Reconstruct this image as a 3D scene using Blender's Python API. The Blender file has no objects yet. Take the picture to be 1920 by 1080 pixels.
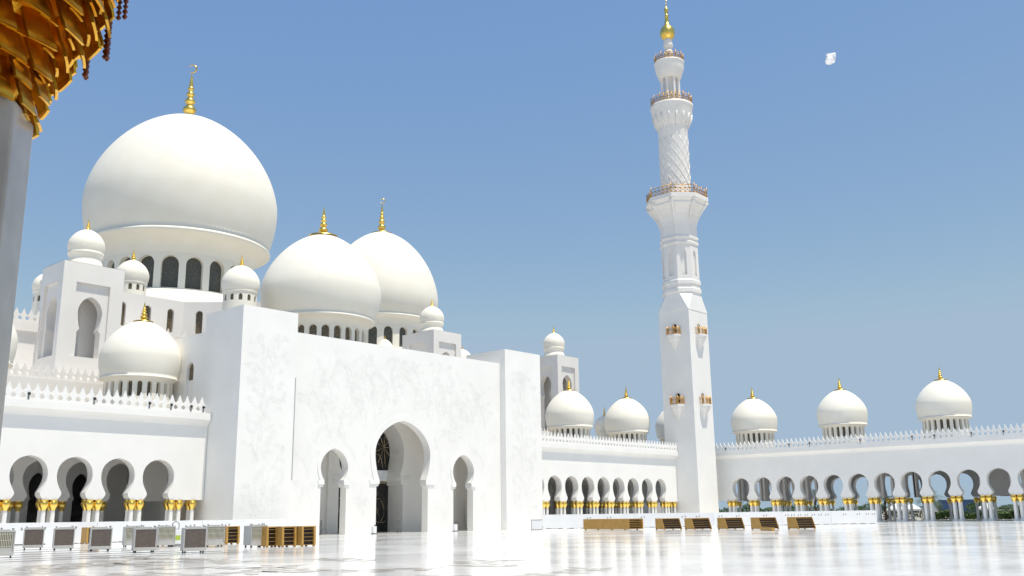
import bpy, bmesh, math, random
from mathutils import Vector, Matrix
random.seed(7)
R = math.radians
PI = math.pi
scene = bpy.context.scene

# ------------------------------------------------------------------ camera, sky, sun, exposure
cam_data = bpy.data.cameras.new("camera")
cam = bpy.data.objects.new("camera", cam_data)
scene.collection.objects.link(cam)
scene.camera = cam
cam_data.sensor_width = 36.0
cam_data.lens = 1800.24 / 1920 * 36
cam_data.clip_start = 0.05
cam_data.clip_end = 20000
_p, _r, _y = R(13.295), R(0.763), R(48.001)
fw = Vector((math.cos(_p) * math.sin(_y), math.cos(_p) * math.cos(_y), math.sin(_p)))
rt = Vector((math.cos(_y), -math.sin(_y), 0))
dn = fw.cross(rt)
r2 = math.cos(_r) * rt + math.sin(_r) * dn
d2 = -math.sin(_r) * rt + math.cos(_r) * dn
m = Matrix((r2, -d2, -fw)).transposed().to_4x4()
m.translation = Vector((0, 0, 1.6))
cam.matrix_world = m

SUN_EL, SUN_AZ = R(72), R(-3)          # azimuth measured from -Y, negative towards +X
sun_dir = Vector((-math.sin(SUN_AZ) * math.cos(SUN_EL), -math.cos(SUN_AZ) * math.cos(SUN_EL), math.sin(SUN_EL)))
world = bpy.data.worlds.new("World")
scene.world = world
world.use_nodes = True
nt = world.node_tree
bg = nt.nodes["Background"]
sky = nt.nodes.new("ShaderNodeTexSky")
sky.sky_type = 'NISHITA'
sky.sun_disc = False
sky.sun_elevation = SUN_EL
sky.sun_rotation = PI - SUN_AZ
sky.altitude = 0
sky.air_density = 1.0
sky.dust_density = 0.7
sky.ozone_density = 3.0
# dusty desert air: the clear-sky radiance is flattened by an even veil of haze
mu = nt.nodes.new("ShaderNodeVectorMath"); mu.operation = 'MULTIPLY_ADD'
mu.inputs[1].default_value = (0.93, 0.66, 0.14)
mu.inputs[2].default_value = (0.15, 0.90, 3.42)
nt.links.new(sky.outputs[0], mu.inputs[0])
mn = nt.nodes.new("ShaderNodeVectorMath"); mn.operation = 'MINIMUM'
mn.inputs[1].default_value = (2.40, 3.20, 4.10)
nt.links.new(mu.outputs[0], mn.inputs[0])
nt.links.new(mn.outputs[0], bg.inputs[0])
bg.inputs[1].default_value = 0.116
sl = bpy.data.lights.new("sun", 'SUN')
sl.energy = 3.4
sl.angle = R(0.5)
sl.color = (1.0, 0.93, 0.805)
so = bpy.data.objects.new("sun", sl)
scene.collection.objects.link(so)
so.rotation_euler = (-sun_dir).to_track_quat('-Z', 'Y').to_euler()
vs = scene.view_settings
vs.view_transform = 'Standard'
vs.look = 'None'
vs.exposure = 0.42
scene.cycles.max_bounces = 14
scene.cycles.diffuse_bounces = 9
scene.cycles.glossy_bounces = 6
vs.gamma = 1.0
vs.use_curve_mapping = False

# ------------------------------------------------------------------ materials
def nodes_mat(name, rough=0.5, metal=0.0, spec=0.5):
    mt = bpy.data.materials.new(name)
    mt.use_nodes = True
    b = mt.node_tree.nodes["Principled BSDF"]
    b.inputs["Roughness"].default_value = rough
    b.inputs["Metallic"].default_value = metal
    b.inputs["Specular IOR Level"].default_value = spec
    return mt, mt.node_tree, b

def noise_mat(name, c1, c2, rough=0.5, metal=0.0, scale=1.0, bump=0.0, bscale=8.0, spec=0.4, rvar=0.0, detail=4):
    mt, t, b = nodes_mat(name, rough, metal, spec)
    tc = t.nodes.new("ShaderNodeTexCoord")
    n = t.nodes.new("ShaderNodeTexNoise")
    n.inputs["Scale"].default_value = scale
    n.inputs["Detail"].default_value = detail
    t.links.new(tc.outputs["Object"], n.inputs["Vector"])
    cr = t.nodes.new("ShaderNodeValToRGB")
    cr.color_ramp.elements[0].color = (*c1, 1)
    cr.color_ramp.elements[1].color = (*c2, 1)
    cr.color_ramp.elements[0].position = 0.3
    cr.color_ramp.elements[1].position = 0.7
    t.links.new(n.outputs[0], cr.inputs[0])
    t.links.new(cr.outputs[0], b.inputs["Base Color"])
    if rvar:
        mr = t.nodes.new("ShaderNodeMapRange")
        mr.inputs[3].default_value = rough - rvar
        mr.inputs[4].default_value = rough + rvar
        t.links.new(n.outputs[0], mr.inputs[0])
        t.links.new(mr.outputs[0], b.inputs["Roughness"])
    if bump:
        n2 = t.nodes.new("ShaderNodeTexNoise")
        n2.inputs["Scale"].default_value = bscale
        n2.inputs["Detail"].default_value = 5
        t.links.new(tc.outputs["Object"], n2.inputs["Vector"])
        bp = t.nodes.new("ShaderNodeBump")
        bp.inputs["Strength"].default_value = bump
        bp.inputs["Distance"].default_value = 0.05
        t.links.new(n2.outputs[0], bp.inputs["Height"])
        t.links.new(bp.outputs[0], b.inputs["Normal"])
    return mt

M = {}
M['marble'] = noise_mat("white_marble", (0.80, 0.79, 0.765), (0.845, 0.835, 0.81), 0.55, scale=0.35, bump=0.05, bscale=1.5)
M['render'] = noise_mat("ivory_marble", (0.77, 0.745, 0.715), (0.81, 0.79, 0.765), 0.5, scale=0.3, bump=0.04, bscale=1.5)
M['dome'] = noise_mat("dome_marble", (0.835, 0.795, 0.695), (0.86, 0.83, 0.745), 0.6, scale=0.45, bump=0.04, bscale=3, spec=0.25)
M['shaftwhite'] = noise_mat("column_marble", (0.80, 0.795, 0.775), (0.85, 0.845, 0.83), 0.25, scale=6)
M['gold'] = noise_mat("gold_leaf", (0.84, 0.56, 0.11), (0.94, 0.69, 0.20), 0.30, metal=1.0, scale=2.5, rvar=0.06)
M['palmgold'] = noise_mat("gilded_palm_leaf", (0.68, 0.365, 0.024), (0.84, 0.50, 0.05), 0.38, metal=1.0, scale=14, rvar=0.08, bump=0.08, bscale=30)
M['date'] = noise_mat("date_fruit_red", (0.10, 0.02, 0.008), (0.20, 0.05, 0.015), 0.35, scale=20)
M['rail'] = noise_mat("gilded_railing", (0.48, 0.26, 0.07), (0.60, 0.36, 0.11), 0.4, metal=0.8, scale=3)
M['wood'] = noise_mat("golden_wood", (0.42, 0.235, 0.055), (0.50, 0.30, 0.085), 0.5, scale=2.5, bump=0.1, bscale=12)
M['slotshade'] = noise_mat("shelf_slot_shade", (0.010, 0.005, 0.003), (0.020, 0.010, 0.006), 0.6, scale=5)  # near-black colour standing in for the shade between shelves
M['cooler'] = noise_mat("pale_grey_plastic", (0.40, 0.395, 0.375), (0.46, 0.455, 0.435), 0.45, scale=1.5)
M['pad'] = noise_mat("brown_cooling_pad", (0.105, 0.085, 0.075), (0.14, 0.115, 0.10), 0.9, scale=9, bump=0.3, bscale=60)
M['black'] = noise_mat("black_rubber", (0.02, 0.02, 0.02), (0.035, 0.035, 0.035), 0.6, scale=5)
M['grille'] = noise_mat("cream_grille", (0.52, 0.50, 0.40), (0.58, 0.56, 0.46), 0.5, scale=3)
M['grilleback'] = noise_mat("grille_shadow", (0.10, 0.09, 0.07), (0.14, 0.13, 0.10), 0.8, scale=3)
M['hoard'] = noise_mat("white_painted_board", (0.78, 0.785, 0.80), (0.82, 0.825, 0.835), 0.4, scale=0.8)
M['motif'] = noise_mat("grey_ink", (0.20, 0.21, 0.21), (0.32, 0.32, 0.31), 0.6, scale=9)
M['green'] = noise_mat("lime_label", (0.38, 0.50, 0.06), (0.44, 0.56, 0.09), 0.5, scale=6)
M['steel'] = noise_mat("dark_steel", (0.10, 0.10, 0.11), (0.16, 0.16, 0.17), 0.35, metal=0.8, scale=3)
M['orange'] = noise_mat("orange_wood", (0.50, 0.20, 0.02), (0.58, 0.26, 0.035), 0.45, scale=4)
M['leaf'] = noise_mat("palm_green", (0.035, 0.065, 0.025), (0.085, 0.12, 0.045), 0.6, scale=1.2)
M['hedge'] = noise_mat("hedge_green", (0.03, 0.075, 0.02), (0.10, 0.17, 0.04), 0.6, scale=1.0)
M['trunk'] = noise_mat("palm_bark", (0.10, 0.075, 0.05), (0.18, 0.14, 0.10), 0.9, scale=3, bump=0.5, bscale=6)
M['tent'] = noise_mat("white_canvas", (0.74, 0.74, 0.74), (0.80, 0.80, 0.80), 0.8, scale=1)
M['blue'] = noise_mat("blue_hoarding", (0.055, 0.10, 0.20), (0.07, 0.125, 0.24), 0.7, scale=0.3)
M['banner'] = noise_mat("slate_blue_fabric", (0.16, 0.17, 0.30), (0.20, 0.21, 0.36), 0.8, scale=2)
M['sand'] = noise_mat("sandy_paving", (0.34, 0.31, 0.26), (0.44, 0.41, 0.35), 0.8, scale=0.06, bump=0.1)
M['bag'] = noise_mat("white_film", (0.70, 0.72, 0.78), (0.82, 0.84, 0.88), 0.35, scale=3)
M['inner'] = noise_mat("interior_plaster", (0.76, 0.75, 0.735), (0.80, 0.79, 0.775), 0.6, scale=0.4)
M['roofing'] = noise_mat("weathered_roof_screed", (0.34, 0.325, 0.30), (0.44, 0.42, 0.39), 0.8, scale=0.4)
M['inner_shaded'] = noise_mat("interior_plaster_shaded", (0.42, 0.415, 0.41), (0.50, 0.495, 0.485), 0.6, scale=0.5)  # darker copy of the interior plaster, indoor shade put into the colour
M['shaft_shaded'] = noise_mat("inlaid_marble_shaded", (0.33, 0.305, 0.275), (0.42, 0.39, 0.355), 0.22, scale=7)  # white inlaid marble greyed in colour to stand in for arcade shade
M['inlay'] = noise_mat("inlay_stone", (0.46, 0.42, 0.38), (0.64, 0.60, 0.55), 0.15, scale=0.5, spec=0.1)
M['shadestone'] = noise_mat("shade_deepening_stone", (0.30, 0.29, 0.28), (0.36, 0.35, 0.34), 0.7, scale=0.5)  # darkened stone for the unseen shelter, deepens shade on the near column
M['slitshade'] = noise_mat("slit_shade_grey", (0.30, 0.30, 0.30), (0.36, 0.36, 0.36), 0.7, scale=2)  # grey that paints the shade of the slit beside the pylon
M['doorglass'] = noise_mat("dark_door_glass", (0.012, 0.012, 0.014), (0.03, 0.028, 0.028), 0.15, scale=1.0)
M['bronze'] = noise_mat("bronze_tracery", (0.32, 0.25, 0.16), (0.42, 0.35, 0.25), 0.4, metal=0.6, scale=2)

def lattice_mat(name, line, dark, scale, width=0.10):
    mt, t, b = nodes_mat(name, 0.35)
    tc = t.nodes.new("ShaderNodeTexCoord")
    v = t.nodes.new("ShaderNodeTexVoronoi")
    v.feature = 'DISTANCE_TO_EDGE'
    v.inputs["Scale"].default_value = scale
    t.links.new(tc.outputs["Object"], v.inputs["Vector"])
    cr = t.nodes.new("ShaderNodeValToRGB")
    cr.color_ramp.interpolation = 'CONSTANT'
    cr.color_ramp.elements[0].color = (*line, 1)
    cr.color_ramp.elements[1].color = (*dark, 1)
    cr.color_ramp.elements[1].position = width
    t.links.new(v.outputs["Distance"], cr.inputs[0])
    t.links.new(cr.outputs[0], b.inputs["Base Color"])
    return mt
M['lattice'] = lattice_mat("window_lattice", (0.16, 0.145, 0.11), (0.03, 0.037, 0.036), 6.5, 0.075)
M['lattice_fine'] = lattice_mat("fine_window_lattice", (0.22, 0.17, 0.10), (0.025, 0.022, 0.02), 8.0, 0.11)

def floor_mat():
    mt, t, b = nodes_mat("polished_marble_floor", 0.12, spec=0.075)
    tc = t.nodes.new("ShaderNodeTexCoord")
    br = t.nodes.new("ShaderNodeTexBrick")
    br.offset = 0.0
    br.inputs["Scale"].default_value = 1.0
    br.inputs["Mortar Size"].default_value = 0.012
    br.inputs["Brick Width"].default_value = 1.2
    br.inputs["Row Height"].default_value = 1.2
    br.inputs["Color1"].default_value = (0.825, 0.82, 0.805, 1)
    br.inputs["Color2"].default_value = (0.79, 0.785, 0.77, 1)
    br.inputs["Mortar"].default_value = (0.50, 0.50, 0.49, 1)
    t.links.new(tc.outputs["Object"], br.inputs["Vector"])
    n = t.nodes.new("ShaderNodeTexNoise")
    n.inputs["Scale"].default_value = 0.16
    n.inputs["Detail"].default_value = 6
    t.links.new(tc.outputs["Object"], n.inputs["Vector"])
    mr = t.nodes.new("ShaderNodeMapRange")
    mr.inputs[1].default_value = 0.3
    mr.inputs[2].default_value = 0.7
    mr.inputs[3].default_value = 0.07
    mr.inputs[4].default_value = 0.16
    t.links.new(n.outputs[0], mr.inputs[0])
    t.links.new(mr.outputs[0], b.inputs["Roughness"])
    # veins and water marks
    n3 = t.nodes.new("ShaderNodeTexNoise")
    n3.inputs["Scale"].default_value = 0.5
    n3.inputs["Detail"].default_value = 8
    n3.inputs["Roughness"].default_value = 0.7
    t.links.new(tc.outputs["Object"], n3.inputs["Vector"])
    cr = t.nodes.new("ShaderNodeValToRGB")
    cr.color_ramp.elements[0].position = 0.36
    cr.color_ramp.elements[0].color = (0.90, 0.90, 0.89, 1)
    cr.color_ramp.elements[1].position = 0.55
    cr.color_ramp.elements[1].color = (1, 1, 1, 1)
    t.links.new(n3.outputs[0], cr.inputs[0])
    mx = t.nodes.new("ShaderNodeMix")
    mx.data_type = 'RGBA'
    mx.blend_type = 'MULTIPLY'
    mx.inputs[0].default_value = 1.0
    t.links.new(br.outputs[0], mx.inputs[6])
    t.links.new(cr.outputs[0], mx.inputs[7])
    t.links.new(mx.outputs[2], b.inputs["Base Color"])
    n2 = t.nodes.new("ShaderNodeTexNoise")
    n2.inputs["Scale"].default_value = 0.8
    n2.inputs["Detail"].default_value = 3
    t.links.new(tc.outputs["Object"], n2.inputs["Vector"])
    bp = t.nodes.new("ShaderNodeBump")
    bp.inputs["Strength"].default_value = 0.02
    bp.inputs["Distance"].default_value = 0.01
    t.links.new(n2.outputs[0], bp.inputs["Height"])
    t.links.new(bp.outputs[0], b.inputs["Normal"])
    return mt
M['floor'] = floor_mat()
def frosted():  # translucent sheet for the added light panel over the porch
    mt, t, b = nodes_mat("frosted_fill_panel", 0.8)
    tr_ = t.nodes.new("ShaderNodeBsdfTranslucent"); tr_.inputs[0].default_value = (0.75, 0.73, 0.69, 1)
    t.links.new(tr_.outputs[0], t.nodes["Material Output"].inputs[0])
    return mt
M['frosted'] = frosted()

# ------------------------------------------------------------------ mesh helpers
COL = scene.collection

class MB:
    """collects shapes, links them as ONE mesh object"""
    def __init__(self):
        self.v, self.f, self.smooth = [], [], []

    def add(self, verts, faces, smooth=False):
        o = len(self.v)
        self.v += [tuple(p) for p in verts]
        self.f += [tuple(i + o for i in f) for f in faces]
        self.smooth += [smooth] * len(faces)
        return self

    def box(self, c, s, rz=0.0):
        cx, cy, cz = c
        hx, hy, hz = s[0] / 2, s[1] / 2, s[2] / 2
        ca, sa = math.cos(rz), math.sin(rz)
        vv = []
        for dz in (-hz, hz):
            for dx, dy in ((-hx, -hy), (hx, -hy), (hx, hy), (-hx, hy)):
                vv.append((cx + dx * ca - dy * sa, cy + dx * sa + dy * ca, cz + dz))
        return self.add(vv, [(3, 2, 1, 0), (4, 5, 6, 7), (0, 1, 5, 4), (1, 2, 6, 5), (2, 3, 7, 6), (3, 0, 4, 7)])

    def bx(self, x0, x1, y0, y1, z0, z1):
        return self.box(((x0 + x1) / 2, (y0 + y1) / 2, (z0 + z1) / 2), (x1 - x0, y1 - y0, z1 - z0))

    def lathe(self, prof, n=32, c=(0, 0), smooth=True, rot=0.0, cap=True):
        vv, ff = [], []
        k = len(prof)
        for i in range(n):
            a = rot + 2 * PI * i / n
            for r, z in prof:
                vv.append((c[0] + r * math.cos(a), c[1] + r * math.sin(a), z))
        for i in range(n):
            j = (i + 1) % n
            for q in range(k - 1):
                ff.append((i * k + q, j * k + q, j * k + q + 1, i * k + q + 1))
        self.add(vv, ff, smooth)
        return self

    def prism(self, poly, fn, d0, d1, smooth=False):
        """polygon (u,z) extruded between depths through fn(u, d, z)"""
        n = len(poly)
        vv = [fn(u, d0, z) for u, z in poly] + [fn(u, d1, z) for u, z in poly]
        ff = [tuple(range(n)), tuple(range(2 * n - 1, n - 1, -1))]
        ff += [(i, (i + 1) % n, n + (i + 1) % n, n + i) for i in range(n)]
        return self.add(vv, ff, smooth)

    def tube(self, pts, rad, n=6, smooth=True):
        pts = [Vector(p) for p in pts]
        if not hasattr(rad, '__len__'):
            rad = [rad] * len(pts)
        vv, ff = [], []
        up = Vector((0, 0, 1))
        for i, p in enumerate(pts):
            t = (pts[min(i + 1, len(pts) - 1)] - pts[max(i - 1, 0)]).normalized()
            a = t.cross(up)
            if a.length < 1e-3:
                a = t.cross(Vector((1, 0, 0)))
            a.normalize()
            b = t.cross(a)
            for k in range(n):
                w = 2 * PI * k / n
                vv.append(p + rad[i] * (math.cos(w) * a + math.sin(w) * b))
        for i in range(len(pts) - 1):
            for k in range(n):
                l = (k + 1) % n
                ff.append((i * n + k, i * n + l, (i + 1) * n + l, (i + 1) * n + k))
        ff.append(tuple(range(n - 1, -1, -1)))
        ff.append(tuple((len(pts) - 1) * n + k for k in range(n)))
        return self.add(vv, ff, smooth)

    def mesh(self, name, mat):
        me = bpy.data.meshes.new(name)
        me.from_pydata(self.v, [], self.f)
        bm = bmesh.new()
        bm.from_mesh(me)
        bmesh.ops.recalc_face_normals(bm, faces=bm.faces)
        bm.to_mesh(me)
        bm.free()
        me.polygons.foreach_set("use_smooth", self.smooth)
        me.materials.append(mat)
        me.update()
        return me

    def build(self, name, mat, parent=None, loc=None, rz=0.0, bevel=0.0):
        o = bpy.data.objects.new(name, self.mesh(name, mat))
        COL.objects.link(o)
        if parent is not None:
            o.parent = parent
        if loc:
            o.location = loc
        o.rotation_euler = (0, 0, rz)
        if bevel:
            bv = o.modifiers.new("bevel", 'BEVEL')
            bv.width = bevel
            bv.segments = 2
            bv.limit_method = 'ANGLE'
        return o

def tag(o, label=None, cat=None, group=None, kind=None):
    if label: o['label'] = label
    if cat: o['category'] = cat
    if group: o['group'] = group
    if kind: o['kind'] = kind
    return o

def thing(name, label, cat, loc=(0, 0, 0), rz=0.0, group=None):
    o = bpy.data.objects.new(name, None)
    COL.objects.link(o)
    o.empty_display_size = 0.3
    o.location = loc
    o.rotation_euler = (0, 0, rz)
    return tag(o, label, cat, group)

def link_copy(o, parent, loc=None, rz=None):
    c = o.copy()
    COL.objects.link(c)
    c.parent = parent
    if loc is not None: c.location = loc
    if rz is not None: c.rotation_euler = (0, 0, rz)
    return c

def copy_tree(o, parent=None):
    c = o.copy()
    COL.objects.link(c)
    c.parent = parent
    for ch in list(o.children):
        copy_tree(ch, c)
    return c

def spline(pts, n=4):
    """Catmull-Rom through 2-D points"""
    out = []
    for i in range(len(pts) - 1):
        p0 = pts[max(i - 1, 0)]; p1 = pts[i]; p2 = pts[i + 1]; p3 = pts[min(i + 2, len(pts) - 1)]
        for k in range(n):
            t = k / n
            out.append(tuple(0.5 * ((2 * p1[j]) + (-p0[j] + p2[j]) * t + (2 * p0[j] - 5 * p1[j] + 4 * p2[j] - p3[j]) * t * t
                                    + (-p0[j] + 3 * p1[j] - 3 * p2[j] + p3[j]) * t ** 3) for j in (0, 1)))
    out.append(tuple(pts[-1]))
    return out

def arch_wall(mb, segs, z0, ztop, v0, v1, fn, ends=True):
    """wall between depths v0 and v1 built of segments (u_left, u_right, u_centre, half_outline or None); half outline runs
    (half width, z) from the foot up to the apex (0, z)"""
    us = []
    for ul, ur, uc, ho in segs:
        if ho is None:
            for v in (v0, v1):
                nseg = max(1, int((ur - ul) / 4))
                for s in range(nseg):
                    a = ul + (ur - ul) * s / nseg
                    b = ul + (ur - ul) * (s + 1) / nseg
                    mb.add([fn(a, v, z0), fn(b, v, z0), fn(b, v, ztop), fn(a, v, ztop)], [(0, 1, 2, 3)])
            mb.add([fn(ul, v0, z0), fn(ur, v0, z0), fn(ur, v1, z0), fn(ul, v1, z0)], [(0, 1, 2, 3)])
        else:
            pts = list(ho)
            if pts[0][1] > z0 + 1e-4:
                pass
            for v in (v0, v1):
                for sgn, ue in ((-1, ul), (1, ur)):
                    vv, ff = [], []
                    for hw, z in pts:
                        vv += [fn(uc + sgn * hw, v, z), fn(ue, v, z)]
                    for i in range(len(pts) - 1):
                        ff.append((2 * i, 2 * i + 1, 2 * i + 3, 2 * i + 2))
                    mb.add(vv, ff)
                za = pts[-1][1]
                mb.add([fn(ul, v, za), fn(uc, v, za), fn(ur, v, za), fn(ur, v, ztop), fn(uc, v, ztop), fn(ul, v, ztop)], [(0, 1, 4, 5), (1, 2, 3, 4)])
            # reveal
            out = [(uc - hw, z) for hw, z in pts] + [(uc + hw, z) for hw, z in reversed(pts[:-1])]
            vv, ff = [], []
            for u, z in out:
                vv += [fn(u, v0, z), fn(u, v1, z)]
            for i in range(len(out) - 1):
                ff.append((2 * i, 2 * i + 1, 2 * i + 3, 2 * i + 2))
            mb.add(vv, ff, True)
            zb = pts[0][1]
            for a, b in ((ul, uc - pts[0][0]), (uc + pts[0][0], ur)):
                if b - a > 1e-3:
                    mb.add([fn(a, v0, zb), fn(b, v0, zb), fn(b, v1, zb), fn(a, v1, zb)], [(0, 1, 2, 3)])
    ul, ur = segs[0][0], segs[-1][1]
    mb.add([fn(ul, v0, ztop), fn(ur, v0, ztop), fn(ur, v1, ztop), fn(ul, v1, ztop)], [(0, 1, 2, 3)])
    if ends:
        for u in (ul, ur):
            mb.add([fn(u, v0, z0), fn(u, v1, z0), fn(u, v1, ztop), fn(u, v0, ztop)], [(0, 1, 2, 3)])

def arch_panel(mb, uc, ho, v, fn):
    """flat filling of an arch opening"""
    vv, ff = [], []
    for hw, z in ho:
        vv += [fn(uc - hw, v, z), fn(uc + hw, v, z)]
    for i in range(len(ho) - 1):
        ff.append((2 * i, 2 * i + 1, 2 * i + 3, 2 * i + 2))
    mb.add(vv, ff)

def round_arch(hw, z0, zs, n=8):
    """half outline: jamb hw from z0 to zs, then a half circle (slightly pointed)"""
    pts = [(hw, z0)]
    for i in range(n + 1):
        a = PI / 2 * i / n
        pts.append((hw * math.cos(a), zs + hw * 1.05 * math.sin(a)))
    pts[-1] = (0.0, pts[-1][1])
    return pts

def horseshoe(jamb, neck, bulge, zf, zn, zb, za, imp=0.25):
    """jamb to the impost at zn-imp, neck, bulge at zb, pointed apex za"""
    curve = spline([(neck, zn), (neck + (bulge - neck) * 0.62, zn + (zb - zn) * 0.38), (bulge, zb),
                    (bulge * 0.93, zb + (za - zb) * 0.34), (bulge * 0.70, zb + (za - zb) * 0.66), (bulge * 0.36, zb + (za - zb) * 0.89), (0.0, za)], 4)
    return [(jamb, zf), (jamb, zn - imp)] + curve

# ------------------------------------------------------------------ finials and domes
def finial_profile(h, rdisc, rball):
    rball *= 1.35
    """golden spire: spreading disc, then balls of falling size, a spike"""
    p = [(rdisc, -0.035 * h), (rdisc * 0.97, 0.0), (rdisc * 0.62, 0.035 * h), (rball * 0.9, 0.075 * h), (rball * 0.55, 0.10 * h)]
    z = 0.10 * h
    for rr, hh in ((1.0, 0.20), (0.80, 0.16), (0.62, 0.13), (0.48, 0.11)):
        a = z; b = z + hh * h
        for t in (0.12, 0.3, 0.5, 0.7, 0.88):
            p.append((rball * rr * math.sin(PI * (0.12 + 0.76 * t)), a + (b - a) * t))
        p.append((rball * rr * 0.42, b))
        z = b
    p += [(rball * 0.32, z + 0.03 * h), (rball * 0.22, z + 0.12 * h), (0.01, h)]
    return p

def add_finial(parent, zc, h, rdisc, rball, crescent=0.0):
    mb = MB()
    mb.lathe([(r, z) for r, z in finial_profile(h, rdisc, rball)], 20)
    if crescent:
        pts, rad = [], []
        for i in range(17):
            t = i / 16
            a = R(-70 + 300 * t) - PI / 2 + R(20)
            pts.append((crescent * math.cos(a) * 0.71, -crescent * math.cos(a) * 0.71, h + crescent * 0.9 + crescent * math.sin(a)))
            rad.append(0.02 + 0.17 * crescent * math.sin(PI * t))
        mb.tube(pts, rad, 6)
    return mb.build("finial", M['gold'], parent, (0, 0, zc))

def dome_profile(zc, Rr, a, p, b, rr, n=26, rtip=0.02):
    pr = []
    for i in range(n + 1):
        t = PI / 2 * (1 - i / n)
        r = Rr * max(math.cos(t), 0) ** (2 / p)
        pr.append((max(r, rtip), zc + a * Rr * math.sin(t) ** (2 / p)))
    ph = math.acos(rr)
    B = b * Rr / math.sin(ph)
    for i in range(1, 9):
        t = ph * i / 8
        pr.append((Rr * math.cos(t), zc - B * math.sin(t)))
    return pr

def make_dome(parent, loc, zc, Rr, a, p, b, rr, rdrum, zdrum, nwin=0, wz=(0, 0), whw=0.3, fin=(2.0, 1.0, 0.3), cres=0.0, seg=56,
              label=None, depth=0.5, woff=0.0, wsel=None, lattice='lattice_fine', flare=0.35):
    """dome shell, ring, flaring soffit and drum as one mesh; finial and window panes as children.  loc = (x, y) on the parent's axes"""
    mb = MB()
    pr = dome_profile(zc, Rr, a, p, b, rr)
    r0, z0 = pr[-1]
    g = Rr * 0.03
    pr += [(r0 + g * 0.6, z0 - g * 0.1), (r0 + g, z0 - g * 0.6), (r0 + g * 0.9, z0 - g * 1.2), (r0 + g * 0.2, z0 - g * 1.6)]
    zs = z0 - g * 1.6
    zt = wz[1] + whw * 0.35 if nwin else zs - Rr * flare
    zt = min(zt, zs - 0.05)
    for t in (0.25, 0.5, 0.75, 1.0):
        s = math.sin(PI / 2 * t)
        pr.append((r0 + (rdrum - r0) * s, zs + (zt - zs) * (1 - math.cos(PI / 2 * t))))
    if not nwin:
        pr.append((rdrum, zdrum))
    mb.lathe(pr, seg)
    o_panes = []
    ho = None
    if nwin:
        step = 2 * PI / nwin
        fn = lambda u, v, z: ((rdrum - v) * math.cos(u / rdrum), (rdrum - v) * math.sin(u / rdrum), z)
        ho = round_arch(whw, wz[0], wz[1] - whw * 1.05, 6)
        segs = []
        for i in range(nwin):
            c = (i * step + woff) * rdrum
            hwid = step * rdrum / 2
            segs.append((c - hwid, c + hwid, c, ho))
        tmp = MB()
        arch_wall(tmp, segs, wz[0], zt, 0.0, depth, fn, ends=False)
        mb.v, mb.f, mb.smooth, o = mb.v + tmp.v, mb.f + [tuple(i + len(mb.v) for i in f) for f in tmp.f], mb.smooth + tmp.smooth, 0
        mb.lathe([(rdrum - depth, wz[0]), (rdrum, wz[0]), (rdrum, zdrum)], seg, smooth=False)
    d = mb.build("dome", M['dome'], parent, (loc[0], loc[1], 0))
    if label: d['label'] = label
    add_finial(d, zc + a * Rr - 0.02 * Rr, fin[0], fin[1], fin[2], cres)
    if nwin:
        pane = MB()
        arch_panel(pane, 0.0, ho, 0.0, lambda u, v, z: (0.0, u, z))
        me = pane.mesh("window", M[lattice])
        rp = rdrum - depth * 0.8
        for i in range(nwin):
            if wsel is not None and i not in wsel: continue
            ang = i * step + woff
            w = bpy.data.objects.new("window", me)
            COL.objects.link(w)
            w.parent = d
            w.location = (rp * math.cos(ang), rp * math.sin(ang), 0)
            w.rotation_euler = (0, 0, ang)
    return d

def facing(nwin, woff, lo=-185, hi=-60):
    """indices of drum windows that look towards the courtyard side"""
    out = []
    for i in range(nwin):
        a = math.degrees(i * 2 * PI / nwin + woff)
        a = (a + 180) % 360 - 180
        if a <= hi or a >= 360 + lo: out.append(i)
    return out

# ------------------------------------------------------------------ ground
g = MB(); g.add([(-4000, -4000, -0.2), (6000, -4000, -0.2), (6000, 6000, -0.2), (-4000, 6000, -0.2)], [(0, 1, 2, 3)])
tag(g.build("ground", M['sand']), kind='structure')
g = MB(); g.bx(-14, 158, -80, 130, -0.5, 0.0)
tag(g.build("courtyard_floor", M['floor']), kind='structure')
g = MB()
for y in (42.6, 44.9, 47.6, 50.9, 54.6, 58.9, 63.4, 68.4):
    g.bx(4, 27.6 - (y - 42) * 0.02, y - 0.045, y + 0.045, 0.0, 0.012)
tag(g.build("floor_channel_strips", M['steel']), kind='structure')

# floral stone inlay let into the floor (flush sheets 4 mm proud)
def inlay(name, mat, n, xr, yr, seed, wdt):
    rnd = random.Random(seed); mb = MB()
    for _ in range(n):
        x, y = rnd.uniform(*xr), rnd.uniform(*yr)
        a = rnd.uniform(0, 2 * PI); cu = rnd.choice((-1, 1)) * rnd.uniform(0.05, 0.22)
        pts = []
        for k in range(rnd.randint(8, 18)):
            pts.append((x, y, a)); x += 0.55 * math.cos(a); y += 0.55 * math.sin(a); a += cu
        vv = []; L = len(pts)
        for k, (px, py, pa) in enumerate(pts):
            w_ = wdt * (1 - 0.7 * k / L)
            vv += [(px - w_ * math.sin(pa), py + w_ * math.cos(pa), 0.004), (px + w_ * math.sin(pa), py - w_ * math.cos(pa), 0.004)]
        mb.add(vv, [(2 * k, 2 * k + 1, 2 * k + 3, 2 * k + 2) for k in range(L - 1)])
        for k in range(1, L, 2):
            px, py, pa = pts[k]
            for sg in (-1, 1):
                la = pa + sg * rnd.uniform(0.5, 1.0); ll = rnd.uniform(0.7, 1.5)
                c, s_ = math.cos(la), math.sin(la)
                px2, py2 = px + c * wdt * 1.5, py + s_ * wdt * 1.5
                prof = [(0, 0), (0.35, 0.2), (0.7, 0.16), (1, 0), (0.7, -0.16), (0.35, -0.2)]
                mb.add([(px2 + ll * (u * c - v * s_), py2 + ll * (u * s_ + v * c), 0.008) for u, v in prof], [tuple(range(6))])
    return tag(mb.build(name, M[mat], None), kind='structure')
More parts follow.
